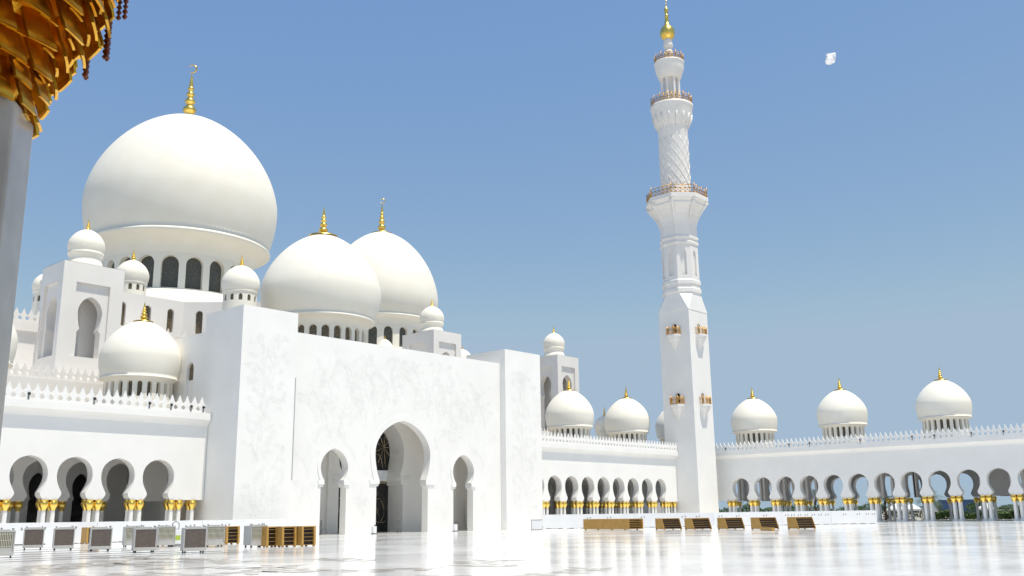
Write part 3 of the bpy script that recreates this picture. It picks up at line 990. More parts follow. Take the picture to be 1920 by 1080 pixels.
# base with arched openings behind the small balconies
def base_side(f):
    hod = round_arch(0.42, 18.1, 19.5, 6)
    hou = round_arch(0.42, 29.2, 30.6, 6)
    arch_wall(mb, [(-h, h, 0, hod)], 18.1, 24.0, 0.0, 0.5, f, ends=False)
    arch_wall(mb, [(-h, h, 0, hou)], 29.2, 33.1, 0.0, 0.5, f, ends=False)
    mb.add([f(-h, 0, 0), f(h, 0, 0), f(h, 0, 18.1), f(-h, 0, 18.1)], [(0, 1, 2, 3)])
    mb.add([f(-h, 0, 24), f(h, 0, 24), f(h, 0, 29.2), f(-h, 0, 29.2)], [(0, 1, 2, 3)])
for a in range(4):
    ca, sa = math.cos(a * PI / 2), math.sin(a * PI / 2)
    base_side(lambda u, v, z, ca=ca, sa=sa: ((u * ca - (-h + v) * sa), (u * sa + (-h + v) * ca), z))
# broach from square to octagon
ro = 3.02
octp = [(ro * math.cos(R(22.5 + 45 * i)), ro * math.sin(R(22.5 + 45 * i))) for i in range(8)]
ap = ro * math.cos(R(22.5)); ch = ro * math.sin(R(22.5))
vv = [(-h, -h, 33.1), (h, -h, 33.1), (h, h, 33.1), (-h, h, 33.1)]
e = 0.06
vv2 = [(-h - e, -h - e, 33.1), (h + e, -h - e, 33.1), (h + e, h + e, 33.1), (-h - e, h + e, 33.1)]
top = [(x, y, 36.1) for x, y in octp]
V = vv2 + top
F = []
# side faces: square edge to octagon edge; corner triangles
order = {0: (5, 6), 1: (7, 0), 2: (1, 2), 3: (3, 4)}
def oi(i): return 4 + i
# octagon vertex angles: i -> 22.5+45i ; edges facing -Y are vertices 5 (247.5) and 6 (292.5)
F += [(0, 1, oi(6), oi(5)), (1, 2, oi(0), oi(7)), (2, 3, oi(2), oi(1)), (3, 0, oi(4), oi(3))]
F += [(0, oi(5), oi(4)), (1, oi(7), oi(6)), (2, oi(1), oi(0)), (3, oi(3), oi(2))]
F += [(0, 3, 2, 1)]
mb.add(V, F)
mb.build("square_base", M['marble'], tm)
mb = MB()
OR = R(22.5)
mb.lathe([(3.02, 36.1), (3.22, 36.2), (3.22, 36.75), (3.05, 36.9), (3.05, 37.5), (3.2, 37.6), (3.2, 38.1), (3.02, 38.3), (3.02, 38.4)], 8, smooth=False, rot=OR)
# octagon faces with recessed niches
A8 = 3.02 * math.cos(R(22.5)); H8 = 3.02 * math.sin(R(22.5))
hn = [(0.42, 39.0), (0.42, 42.6), (0.36, 42.95), (0.2, 43.2), (0.0, 43.3)]
for i in range(8):
    a = i * PI / 4
    f = lambda u, v, z, a=a: ((A8 - v) * math.cos(a) - u * math.sin(a), (A8 - v) * math.sin(a) + u * math.cos(a), z)
    arch_wall(mb, [(-H8, H8, 0, hn)], 39.0, 44.2, 0.0, 0.28, f, ends=False)
    mb.add([f(-H8, 0, 38.4), f(H8, 0, 38.4), f(H8, 0, 39.0), f(-H8, 0, 39.0)], [(0, 1, 2, 3)])
    mb.add([f(-0.5, 0.28, 38.9), f(0.5, 0.28, 38.9), f(0.5, 0.28, 43.4), f(-0.5, 0.28, 43.4)], [(0, 1, 2, 3)])
mb.lathe([(3.02, 44.2), (3.2, 44.3), (3.2, 44.6), (3.05, 44.75), (3.05, 45.1), (3.22, 45.2), (3.22, 45.5), (3.02, 45.7), (3.02, 47.6)], 8, smooth=False, rot=OR)
mb.build("octagon_shaft", M['render'], tm)
mb = MB()
# fluted corbel: petals under the big balcony
mb.lathe([(3.02, 47.6), (3.12, 48.2), (3.5, 49.3), (4.0, 50.1), (4.6, 50.8), (4.6, 51.4)], 8, smooth=False, rot=OR)
for i in range(8):
    a = OR + i * PI / 4
    pts = []
    for t in range(7):
        q = t / 6
        r = 2.95 + 2.05 * q ** 1.6
        pts.append((r * math.cos(a), r * math.sin(a), 47.4 + 4.0 * q))
    mb.tube(pts, [0.08 + 0.30 * (k / 6) for k in range(7)], 8)
mb.lathe([(4.4, 51.0), (5.0, 51.45), (5.22, 51.6), (5.22, 52.25), (0.5, 52.3)], 8, smooth=False, rot=OR)
mb.build("balcony_corbel", M['render'], tm)
def railing(n, r, z0, hh, parent, rot=0.0, sides=8):
    mb = MB()
    ring = [(r * math.cos(rot + 2 * PI * i / sides), r * math.sin(rot + 2 * PI * i / sides)) for i in range(sides)]
    for i in range(sides):
        p = Vector(ring[i]); q = Vector(ring[(i + 1) % sides])
        for zz in (z0 + 0.12, z0 + hh * 0.62, z0 + hh):
            mb.tube([(p.x, p.y, zz), (q.x, q.y, zz)], 0.055, 5)
        mb.tube([(p.x, p.y, z0), (p.x, p.y, z0 + hh * 1.35)], [0.10, 0.05], 6)
        k = max(1, n // sides)
        for j in range(1, k):
            s = p.lerp(q, j / k)
            mb.tube([(s.x, s.y, z0), (s.x, s.y, z0 + hh * (1.12 if j % 2 else 1.0))], 0.045, 5)
        for j in range(k):
            a = p.lerp(q, j / k); b_ = p.lerp(q, (j + 1) / k)
            mb.tube([(a.x, a.y, z0 + 0.15), (b_.x, b_.y, z0 + hh * 0.62)], 0.04, 4)
            mb.tube([(b_.x, b_.y, z0 + 0.15), (a.x, a.y, z0 + hh * 0.62)], 0.04, 4)
    return mb.build("railing", M['rail'], parent)
railing(40, 5.02, 52.3, 1.35, tm, OR)
# round shaft with diagonal lattice ribs
mb = MB()
mb.lathe([(2.6, 52.3), (2.6, 53.0), (2.43, 53.3), (2.43, 54.6), (2.5, 65.0), (2.55, 65.2)], 48)
for k in range(12):
    for sg in (-1, 1):
        pts = []
        for t in range(15):
            z = 54.5 + 8.6 * t / 14
            a = 2 * PI * k / 12 + sg * (t / 14) * 2.2
            pts.append((2.47 * math.cos(a), 2.47 * math.sin(a), z))
        mb.tube(pts, 0.07, 5)
mb.build("round_shaft", M['render'], tm)
mb = MB()
mb.lathe([(2.5, 65.1), (2.75, 65.6), (3.1, 66.5), (3.4, 67.4), (3.5, 68.6), (3.62, 68.8), (3.62, 69.2), (0.5, 69.25)], 48)
for k in range(16):
    a = 2 * PI * k / 16
    mb.tube([(2.5 * math.cos(a), 2.5 * math.sin(a), 64.9), (2.95 * math.cos(a), 2.95 * math.sin(a), 66.0), (3.38 * math.cos(a), 3.38 * math.sin(a), 67.2)], [0.05, 0.16, 0.2], 6)
mb.build("balcony_corbel", M['render'], tm)
railing(32, 3.5, 69.2, 1.25, tm, 0.0, 16)
mb = MB()
mb.lathe([(1.05, 69.2), (1.05, 75.0)], 24)
for k in range(8):
    a = 2 * PI * k / 8 + 0.2
    mb.lathe([(0.30, 69.2), (0.30, 69.7), (0.24, 69.8), (0.24, 73.9), (0.30, 74.1), (0.32, 74.7)], 12, c=(1.5 * math.cos(a), 1.5 * math.sin(a)))
mb.build("lantern_columns", M['render'], tm)
mb = MB()
mb.lathe([(1.05, 74.3), (1.85, 74.3), (2.05, 74.9), (2.3, 75.5), (2.48, 76.2), (2.5, 77.0), (2.58, 77.1), (2.58, 77.35), (0.4, 77.4)], 40)
mb.build("lantern_bowl", M['render'], tm)
railing(24, 2.46, 77.38, 1.1, tm, 0.0, 12)
mb = MB()
mb.lathe([(1.2, 77.4), (1.1, 77.7), (0.62, 78.4), (0.6, 78.7), (0.78, 78.9), (0.8, 79.5), (0.55, 79.95), (0.55, 80.1), (0.78, 80.3), (0.85, 80.7), (0.72, 81.3), (0.74, 81.7), (0.6, 81.9)], 32)
mb.build("spire_base", M['render'], tm)
mb = MB()
mb.lathe([(0.55, 81.8), (0.95, 82.1), (1.22, 82.6), (1.30, 83.1), (1.2, 83.7), (0.9, 84.2), (0.55, 84.6), (0.36, 85.2), (0.30, 86.3), (0.40, 86.4), (0.30, 86.55), (0.2, 86.8), (0.36, 87.2), (0.38, 87.5), (0.26, 87.9), (0.12, 88.2), (0.07, 88.5), (0.02, 88.9)], 28)
pts, rad = [], []
for i in range(13):
    t = i / 12; a = R(-70 + 300 * t) - PI / 2
    pts.append((0.25 * math.cos(a) * .7, -0.25 * math.cos(a) * .7, 89.15 + 0.28 * math.sin(a))); rad.append(0.02 + 0.05 * math.sin(PI * t))
mb.tube(pts, rad, 5)
mb.build("golden_finial", M['gold'], tm)
# small balconies on the visible faces, two levels
def small_balcony(z, rz):
    """local frame: -y outward"""
    b = MB()
    poly = [(-1.15, 0.0), (-1.15, -0.62), (-0.62, -1.12), (0.62, -1.12), (1.15, -0.62), (1.15, 0.0)]
    def ring(s, zz): return [(x * s, y * s, zz) for x, y in poly]
    rings = [ring(1.0, 0.0), ring(1.0, -0.28), ring(0.9, -0.3), ring(0.82, -0.7), ring(0.55, -1.3), ring(0.22, -2.1), ring(0.02, -2.6)]
    vv = [p for r_ in rings for p in r_]
    ff = [tuple(range(6))]
    for i in range(len(rings) - 1):
        for k in range(6):
            ff.append((i * 6 + k, i * 6 + (k + 1) % 6, (i + 1) * 6 + (k + 1) % 6, (i + 1) * 6 + k))
    b.add(vv, ff)
    bo = b.build("small_balcony", M['render'], tm, (-h * 0 + h * math.sin(rz) * 1.0, -h * math.cos(rz), z), rz)
    r_ = MB()
    pp = [(x * 0.94, y * 0.94) for x, y in poly]
    for i in range(5):
        p, q = Vector(pp[i]), Vector(pp[i + 1])
        for zz in (0.12, 0.75, 1.05):
            r_.tube([(p.x, p.y, zz), (q.x, q.y, zz)], 0.04, 5)
        r_.tube([(q.x, q.y, 0), (q.x, q.y, 1.35)], [0.09, 0.04], 6)
        k = max(2, int((q - p).length / 0.28))
        for j in range(k):
            s = p.lerp(q, (j + 0.5) / k)
            r_.tube([(s.x, s.y, 0), (s.x, s.y, 1.1)], 0.04, 5)
    r_.build("railing", M['rail'], bo)
    for o_ in (bo,): pass
    return bo
for z in (29.2, 18.1):
    b1 = small_balcony(z, 0.0); b1.location = (0, -h, z)
    b2 = small_balcony(z, -PI / 2); b2.location = (-h, 0, z)
mb = MB()
for rz in (0.0, -PI / 2):
    ca, sa = math.cos(rz), math.sin(rz)
    for z0, zs in ((18.1, 19.5), (29.2, 30.6)):
        f = lambda u, v, z, ca=ca, sa=sa: (u * ca - (-h + v) * sa, u * sa + (-h + v) * ca, z)
        p = MB(); arch_panel(p, 0, round_arch(0.42, z0, zs, 6), 0.45, f)
        p.build("balcony_door", M['doorglass'], tm)

# ------------------------------------------------------------------ foreground column under the camera-side arcade
FX, FY = 0.80, 2.89
tc_ = thing("arcade_shelter", "white arcade overhead that shades the golden capital", "arcade", (0, 0, 0))
fns = lambda u, v, z: (FX - 0.45 + v, FY + u, z)
hoF = [(x, z + 0.2) for x, z in arcade_outline(1.0)]
segs = [(BAY * (k - 0.5) - BAY / 2, BAY * (k - 0.5) + BAY / 2, BAY * (k - 0.5), hoF) for k in range(-9, 11)]
mb = MB(); arch_wall(mb, segs, hoF[0][1], 10.5, 0.0, 0.9, fns); mb.build("wall", M['marble'], tc_)
mb = MB(); mb.bx(-9, FX - 0.46, -33, 35, 8.6, 9.4); mb.build("roof", M['shadestone'], tc_)  # unseen roof, lengthened and darkened to deepen shade on the column
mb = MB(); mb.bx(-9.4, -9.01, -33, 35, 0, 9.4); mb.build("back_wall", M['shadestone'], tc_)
pc_ = thing("palm_column", "near white column with a big golden palm-leaf capital at the top left", "column", (FX, FY, 0))
mb = MB()
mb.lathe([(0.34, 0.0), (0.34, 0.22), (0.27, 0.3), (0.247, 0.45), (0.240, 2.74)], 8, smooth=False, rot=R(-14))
mb.build("shaft", M['shaft_shaded'], pc_, bevel=0.008)
mb = MB()
mb.lathe([(0.05, 2.745), (0.205, 2.746), (0.21, 2.84), (0.24, 2.93), (0.29, 3.02), (0.33, 3.12), (0.34, 3.3), (0.34, 3.42)], 20)
cap = mb.build("capital", M['palmgold'], pc_)
rnd = random.Random(11)
tiers = [(2.722, 0.250), (2.782, 0.258), (2.842, 0.280), (2.902, 0.314), (2.960, 0.354), (3.018, 0.386), (3.078, 0.406), (3.140, 0.418), (3.202, 0.424), (3.264, 0.426)]
lf = MB()
def palm_tile(a0, wd, rb, zb, hh, lip, tilt=0.0):
    """one trimmed frond base: near-vertical curved plate that tips outward at its lower end"""
    rows = [(1.0, -0.034, 0.80), (0.66, -0.026, 0.90), (0.36, -0.012, 0.97), (0.16, 0.0, 1.0), (0.05, 0.003 + lip * 0.3, 1.0), (0.0, 0.004 + lip, 1.0)]
    cols_ = (-1, -0.4, 0.4, 1)
    vv = []
    for thk in (0.0, 0.008):
        for q, dr_, ws in rows:
            for s_ in cols_:
                a = a0 + 0.10 * (1 - q) * wd
                rr = rb + dr_ - thk + 0.002 * (1 - s_ * s_)
                tg = rb * wd * ws * s_
                tw = tg * tilt
                vv.append((rr * math.cos(a) - tg * math.sin(a) + tw * math.cos(a), rr * math.sin(a) + tg * math.cos(a) + tw * math.sin(a), zb + hh * q + 0.04 * tg * (1 if tilt > 0 else -1)))
    nr = len(rows); F_ = []; o = nr * 4
    for i in range(nr - 1):
        for j in range(3):
            F_.append((i * 4 + j, i * 4 + j + 1, (i + 1) * 4 + j + 1, (i + 1) * 4 + j))
            F_.append((o + i * 4 + j, o + (i + 1) * 4 + j, o + (i + 1) * 4 + j + 1, o + i * 4 + j + 1))
        F_.append((i * 4, (i + 1) * 4, o + (i + 1) * 4, o + i * 4))
        F_.append((i * 4 + 3, o + i * 4 + 3, o + (i + 1) * 4 + 3, (i + 1) * 4 + 3))
    b_ = (nr - 1) * 4
    for j in range(3):
        F_.append((b_ + j, b_ + j + 1, o + b_ + j + 1, o + b_ + j))
        F_.append((j, o + j, o + j + 1, j + 1))
    lf.add(vv, F_)
for ti, (zb, rb) in enumerate(tiers):
    n = 14
    for k in range(n):
        a0 = 2 * PI * (k + 0.5 * (ti % 2)) / n + 0.05 + rnd.uniform(-0.015, 0.015)
        palm_tile(a0, 2 * PI / n * 0.34 * rnd.uniform(0.92, 1.12), rb + rnd.uniform(-0.005, 0.007), zb + rnd.uniform(-0.007, 0.007) + (0.012 if ti == 0 else 0.004), 0.135 if ti else 0.15, rnd.uniform(0.0, 0.006), rnd.uniform(-0.16, 0.16))
        palm_tile(a0 + PI / n, 2 * PI / n * 0.24, rb - 0.032 + rnd.uniform(-0.004, 0.004), zb + 0.012 + rnd.uniform(-0.005, 0.005), 0.125, 0.004)
lf.build("palm_leaves", M['palmgold'], cap)
def dates(ang, r, z0, z1, n):
    mb = MB()
    for s in range(n):
        a = ang + rnd.uniform(-0.05, 0.05); rr = r + rnd.uniform(-0.012, 0.012)
        pts, rad = [], []
        k = int((z1 - z0) / 0.018) * 2
        for i in range(k + 1):
            z = z1 - (z1 - z0) * i / k * rnd.uniform(0.97, 1.0)
            pts.append((rr * math.cos(a), rr * math.sin(a), z)); rad.append(0.003 if i % 2 == 0 else 0.009)
        mb.tube(pts, rad, 6)
    return mb.build("date_cluster", M['date'], pc_)
# right-hand silhouette of the capital, seen from the camera
axis_az = math.atan2(FY, FX)
side = axis_az - PI / 2
dates(side + 0.10, 0.428, 3.02, 3.24, 3)
dates(side + 0.05, 0.450, 3.15, 3.30, 2)
dates(side + 0.26, 0.386, 2.965, 3.08, 3)

# ------------------------------------------------------------------ air coolers
def make_cooler(front):
    """front: 'pad' shows the brown cooling pad, 'grille' the louvred outlet"""
    t = thing("air_cooler", "grey air cooler", "air cooler", (0, 0, 0))
    w, d, z0, z1 = 1.06, 0.78, 0.12, 1.2
    b = MB(); b.bx(-w / 2, w / 2, -d / 2 + 0.03, d / 2, z0, z1)
    b.build("cabinet", M['cooler'], t, bevel=0.03)
    f = MB()
    f.bx(-w / 2 - 0.01, w / 2 + 0.01, -d / 2 - 0.02, -d / 2 + 0.04, z0 - 0.02, z0 + 0.14)
    f.bx(-w / 2 - 0.01, w / 2 + 0.01, -d / 2 - 0.02, -d / 2 + 0.04, z1 - 0.075, z1 + 0.015)
    for sg in (-1, 1):
        f.bx(sg * (w / 2 - 0.018) - 0.028, sg * (w / 2 - 0.018) + 0.028, -d / 2 - 0.02, -d / 2 + 0.04, z0 + 0.14, z1 - 0.09)
    f.build("front_frame", M['cooler'], t, bevel=0.012)
    if front == 'pad':
        p = MB(); p.bx(-w / 2 + 0.05, w / 2 - 0.05, -d / 2 + 0.0, -d / 2 + 0.05, z0 + 0.135, z1 - 0.07)
        p.build("cooling_pad", M['pad'], t)
    else:
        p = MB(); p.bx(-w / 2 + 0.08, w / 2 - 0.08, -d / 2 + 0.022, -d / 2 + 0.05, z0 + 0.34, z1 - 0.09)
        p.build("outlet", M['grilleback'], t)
        gmb = MB()
        for i in range(13):
            x = -w / 2 + 0.11 + i * (w - 0.22) / 12
            gmb.bx(x - 0.014, x + 0.014, -d / 2 - 0.012, -d / 2 + 0.012, z0 + 0.34, z1 - 0.09)
        for z in (0.5, 0.78, 1.05):
            gmb.bx(-w / 2 + 0.08, w / 2 - 0.08, -d / 2 - 0.004, -d / 2 + 0.008, z - 0.01, z + 0.01)
        gmb.build("grille", M['grille'], t)
        s = MB(); s.bx(-w / 2 + 0.08, w / 2 - 0.08, -d / 2 - 0.005, -d / 2 + 0.03, z0 + 0.14, z0 + 0.33); s.build("lower_panel", M['cooler'], t)
    for sx in (-1, 1):
        for sy in (-1, 1):
            wl = MB()
            pts = [(sx * 0.42 - 0.03, sy * 0.28, 0.06), (sx * 0.42 + 0.03, sy * 0.28, 0.06)]
            wl.tube(pts, 0.06, 10); wl.bx(sx * 0.42 - 0.02, sx * 0.42 + 0.02, sy * 0.28 - 0.03, sy * 0.28 + 0.03, 0.06, 0.13)
            wl.build("caster", M['black'], t)
    k = MB()
    k.bx(-0.30, 0.30, -0.18, 0.18, z1, z1 + 0.05)
    for sx in (-0.42, 0.42):
        k.lathe([(0.035, z1 - 0.01), (0.035, z1 + 0.05), (0.06, z1 + 0.07), (0.06, z1 + 0.11), (0.01, z1 + 0.12)], 8, c=(sx, -0.2))
    k.build("top_fittings", M['cooler'], t)
    return t
CA = "portable air coolers standing on the courtyard floor"
pad = make_cooler('pad'); grl = make_cooler('grille')
specs = [  # (proto, x, y, rz, label)
    (pad, 24.15, 59.6, R(-20), "grey cooler with brown pad, second from the left edge, below the leftmost arches"),
    (pad, 24.55, 56.5, R(-20), "grey cooler with brown pad, between two others like it on open floor"),
    (pad, 24.7, 52.3, R(-20), "grey cooler with brown pad, small wooden shelf peeping out on its left"),
    (pad, 24.6, 47.3, R(-19), "grey cooler with brown pad, overlapping a grille cooler on its left"),
    (pad, 25.42, 44.0, R(-19), "nearest grey cooler with brown pad, right beside the white box with lime label"),
    (grl, 29.4, 58.0, R(-16), "grille-fronted cooler half hidden behind a brown-pad cooler, left one"),
    (grl, 30.1, 55.5, R(-8), "pale cooler with square grille, left of the white box with lime label"),
    (grl, 31.55, 52.4, R(-12), "cooler with upright grille bars, left of the single wooden shoe rack"),
    (grl, 31.95, 48.65, R(0), "cooler with upright grille bars between the wooden shoe racks"),
    (grl, 17.9, 47.6, R(-22), "cream-grilled cooler cut off by the left picture edge"),
]
used = set()
for pr_, x, y, rz, lab in specs:
    o = pr_ if id(pr_) not in used else copy_tree(pr_)
    used.add(id(pr_))
    o.location = (x, y, 0); o.rotation_euler = (0, 0, rz); o['label'] = lab; o['group'] = CA

# ------------------------------------------------------------------ wooden shoe racks
def make_rack(w, d, hh, slope, nsh, frame, matw='wood'):
    t = thing("shoe_rack", "wooden shoe rack", "shoe rack", (0, 0, 0))
    b = MB()
    def fy(z): return -d / 2 - slope * (1 - z / hh)          # sloping front
    z0 = 0.06
    for sg in (-1, 1):
        x0, x1 = sg * w / 2, sg * (w / 2 - frame)
        x0, x1 = min(x0, x1), max(x0, x1)
        poly = [(fy(z0), z0), (d / 2, z0), (d / 2, hh), (fy(hh), hh)]
        vv = [(x0, y, z) for y, z in poly] + [(x1, y, z) for y, z in poly]
        b.add(vv, [(0, 1, 2, 3), (7, 6, 5, 4), (0, 1, 5, 4), (1, 2, 6, 5), (2, 3, 7, 6), (3, 0, 4, 7)])
    b.bx(-w / 2 + frame, w / 2 - frame, d / 2 - 0.04, d / 2 - 0.001, z0, hh - 0.05)
    b.bx(-w / 2 + frame, w / 2 - frame, fy(hh) + 0.01, d / 2 - 0.002, hh - 0.06, hh - 0.002)
    b.build("carcass", M[matw], t)
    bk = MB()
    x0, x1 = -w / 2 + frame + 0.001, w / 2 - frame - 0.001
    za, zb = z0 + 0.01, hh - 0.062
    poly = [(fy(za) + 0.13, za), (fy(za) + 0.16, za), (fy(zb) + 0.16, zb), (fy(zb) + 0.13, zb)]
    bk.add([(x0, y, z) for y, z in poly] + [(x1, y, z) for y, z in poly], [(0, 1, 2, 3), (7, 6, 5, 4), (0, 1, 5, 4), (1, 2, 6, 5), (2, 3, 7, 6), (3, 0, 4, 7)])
    bk.build("slot_shade_panel", M['slotshade'], t)  # dark sheet close behind the front, painting the shaded slots
    for i in range(nsh):
        z = z0 + (hh - z0) * i / nsh + 0.03
        s = MB()
        y0 = fy(z) + 0.02
        s.bx(-w / 2 + frame + 0.003, w / 2 - frame - 0.003, y0, y0 + 0.05, z, z + 0.02)
        s.build("shelf", M['wood'], t)
    ft = MB()
    for sx in (-1, 1):
        for y in (fy(z0) + 0.08, d / 2 - 0.08):
            ft.bx(sx * (w / 2 - 0.09) - 0.05, sx * (w / 2 - 0.09) + 0.05, y - 0.05, y + 0.05, 0, z0 + 0.005)
    ft.build("feet", M['wood'], t)
    return t
SR = "wooden shoe racks set out on the marble floor"
rk = make_rack(2.3, 0.95, 1.08, 0.38, 5, 0.045)
for i, (x, y, lab) in enumerate([
    (82.0, 53.75, "slanted wooden shoe rack nearest the long plain wooden cabinet"),
    (82.05, 50.45, "slanted wooden shoe rack in front of the minaret foot"),
    (83.35, 47.65, "third slanted wooden shoe rack right of the long cabinet"),
    (83.35, 44.15, "slanted wooden shoe rack with a loose plank lying before it"),
    (84.6, 41.15, "rightmost slanted wooden shoe rack, alone at the row's end")]):
    o = rk if i == 0 else copy_tree(rk)
    o.location = (x, y, 0); o.rotation_euler = (0, 0, R(-15)); tag(o, lab, None, SR)
rs_ = make_rack(0.98, 0.84, 1.13, 0.05, 5, 0.13)
for i, (x, y, lab) in enumerate([
    (35.1, 56.4, "upright wooden shoe rack left of the grille cooler, showing its open shelves"),
    (35.5, 58.6, "upright wooden shoe rack half hidden by a cooler with upright grille bars"),
    (32.6, 48.2, "upright wooden shoe rack, left one of three side by side"),
    (33.25, 47.65, "upright wooden shoe rack in the middle of three side by side"),
    (34.3, 47.25, "upright wooden shoe rack at the right end of three, beside the portal's left arch"),
    (32.0, 69.3, "small wooden shoe rack peeping from behind a brown-pad cooler, by the white hoarding"),
    (31.5, 57.8, "wooden shoe rack sliver between a brown-pad cooler and a square-grille cooler")]):
    o = rs_ if i == 0 else copy_tree(rs_)
    o.location = (x, y, 0); tag(o, lab, None, SR)
# long cabinet, plain boards along its side and shelves at its end
lc = thing("long_cabinet", "long low cabinet with a plain golden wooden side and dark shelves at its end", "cabinet", (80.3, 57.0, 0))
b = MB(); b.bx(-0.6, 1.75, 0.12, 5.4, 0.07, 1.08); b.build("body", M['wood'], lc, bevel=0.02)
b = MB(); b.bx(1.62, 1.76, -0.35, 0.12, 0.07, 1.08); b.bx(-0.6, -0.55, -0.3, 0.12, 0.07, 1.08); b.build("end_panel", M['wood'], lc)
b = MB(); b.bx(-0.54, 1.61, 0.08, 0.115, 0.1, 1.05); b.build("slot_shade_panel", M['slotshade'], lc)  # dark sheet painting the shade behind the end shelves
for i in range(6):
    b = MB(); b.bx(-0.54, 1.61, -0.30 + 0.01 * i, 0.08, 0.11 + i * 0.165, 0.15 + i * 0.165); b.build("shelf", M['wood'], lc)
b = MB()
for y in (0.3, 1.9, 3.6, 5.2):
    b.bx(-0.55, -0.42, y - 0.06, y + 0.06, 0, 0.075)
b.bx(1.5, 1.63, 0.2, 0.32, 0, 0.075)
b.build("feet", M['wood'], lc)
pl = MB(); pl.box((0, 0, 0.14), (0.30, 2.3, 0.26)); 
po = pl.build("loose_plank", M['wood'], None, (77.3, 40.6, 0), R(-38), bevel=0.02)
tag(po, "thick loose wooden plank lying on the floor before a slanted shoe rack", "plank")

# ------------------------------------------------------------------ white hoardings
def hoarding(p0, p1, hh, label, marks, seed):
    p0 = Vector(p0); p1 = Vector(p1)
    L = (p1 - p0).length; a = math.atan2(p1.y - p0.y, p1.x - p0.x)
    t = thing("hoarding_panel", label, "hoarding", (p0.x, p0.y, 0), a, "white hoarding panels round the work area")
    b = MB(); b.bx(0.012, L - 0.012, 0, 0.08, 0.05, hh); b.build("board", M['hoard'], t, bevel=0.008)
    f = MB()
    k = max(2, int(L / 1.3))
    for i in range(k):
        x = (i + 0.5) * L / k
        f.bx(x - 0.26, x + 0.26, 0.0, 0.3, 0.0, 0.05)
    f.build("feet", M['black'], t)
    rnd = random.Random(seed)
    mk = MB()
    for x in marks:
        x = x * L
        s = 0.85
        # a bud and a leaf printed on the board
        for dx, up in ((-0.17, 1), (0.17, -1)):
            zc = hh * 0.73
            q = [(-0.10, -0.09), (0.0, -0.13), (0.10, -0.09), (0.06, 0.02), (0.0, 0.15), (-0.06, 0.02)]
            mk.add([(x + dx + u * s, -0.006, zc + up * v * s) for u, v in q], [tuple(range(6))])
    if marks: mk.build("printed_motif", M['motif'], t)
    return t
HL = [(26.0, 72.35), (33.3, 71.2), (42.0, 71.5), (51.5, 72.2)]
hoarding((19.0, 72.6), HL[0], 1.5, "white hoarding panel at the far left edge, behind the first coolers", [0.5, 0.85], 1)
hoarding(HL[0], HL[1], 1.5, "white hoarding panel behind the row of brown-pad coolers", [0.12, 0.34, 0.5, 0.78], 2)
hoarding(HL[1], HL[2], 1.5, "white hoarding panel below the rightmost left-arcade arches", [0.1, 0.4, 0.62, 0.9], 3)
hoarding(HL[2], HL[3], 1.5, "white hoarding panel against the left pylon's foot", [0.25, 0.6], 4)
HR = [(86.6, 73.7), (94.0, 66.0), (100.6, 59.6), (108.3, 54.9), (114.0, 51.4), (119.7, 48.1)]
labs = ["white hoarding panel touching the right pylon, left of the long cabinet", "white hoarding panel behind the long wooden cabinet",
        "white hoarding panel in front of the minaret's foot and corner", "white hoarding panel behind the rightmost shoe racks",
        "white hoarding panel at the free right end, in front of bare columns"]
mks = [[0.5, 0.72], [0.1, 0.62, 0.8], [0.1, 0.35, 0.75], [0.1, 0.22, 0.36, 0.5, 0.64, 0.78, 0.92], [0.3, 0.6, 0.8, 0.93]]
for i in range(5):
    hoarding(HR[i], HR[i + 1], 1.57, labs[i], mks[i], 10 + i)
tb = thing("electrical_box", "small white box with dark edges left of the right-hand hoarding", "box", (79.6, 68.6, 0), R(-40))
b = MB(); b.box((0, 0, 0.55), (1.15, 0.4, 1.0)); b.build("casing", M['hoard'], tb, bevel=0.02)
b = MB(); b.bx(-0.6, 0.6, -0.23, 0.2, 0, 0.05); b.bx(-0.6, -0.56, -0.225, -0.18, 0.05, 1.05); b.bx(-0.6, 0.6, -0.225, -0.18, 1.05, 1.08); b.build("edge_trim", M['motif'], tb)

# white dispenser box with lime label and bottle on top
ds = thing("dispenser_box", "white box with a lime green label among the coolers", "dispenser", (30.8, 55.45, 0), R(-15))
b = MB(); b.bx(-0.28, 0.28, -0.2, 0.2, 0.14, 0.95); b.build("casing", M['hoard'], ds, bevel=0.03)
b = MB(); b.bx(-0.12, 0.27, -0.206, -0.198, 0.38, 0.66); b.build("label", M['green'], ds)
b = MB(); b.lathe([(0.02, 0.93), (0.11, 0.95), (0.11, 1.16), (0.05, 1.24), (0.04, 1.34), (0.01, 1.35)], 14); b.build("bottle", M['bag'], ds)
b = MB(); b.tube([(-0.2, 0.05, 0.9), (-0.2, 0.05, 1.35), (0.0, 0.05, 1.5), (0.2, 0.05, 1.35), (0.2, 0.05, 0.9)], 0.025, 6); b.build("wire_handle", M['steel'], ds)
b = MB(); b.bx(-0.32, 0.32, -0.24, 0.24, 0.0, 0.145); b.build("base", M['motif'], ds)

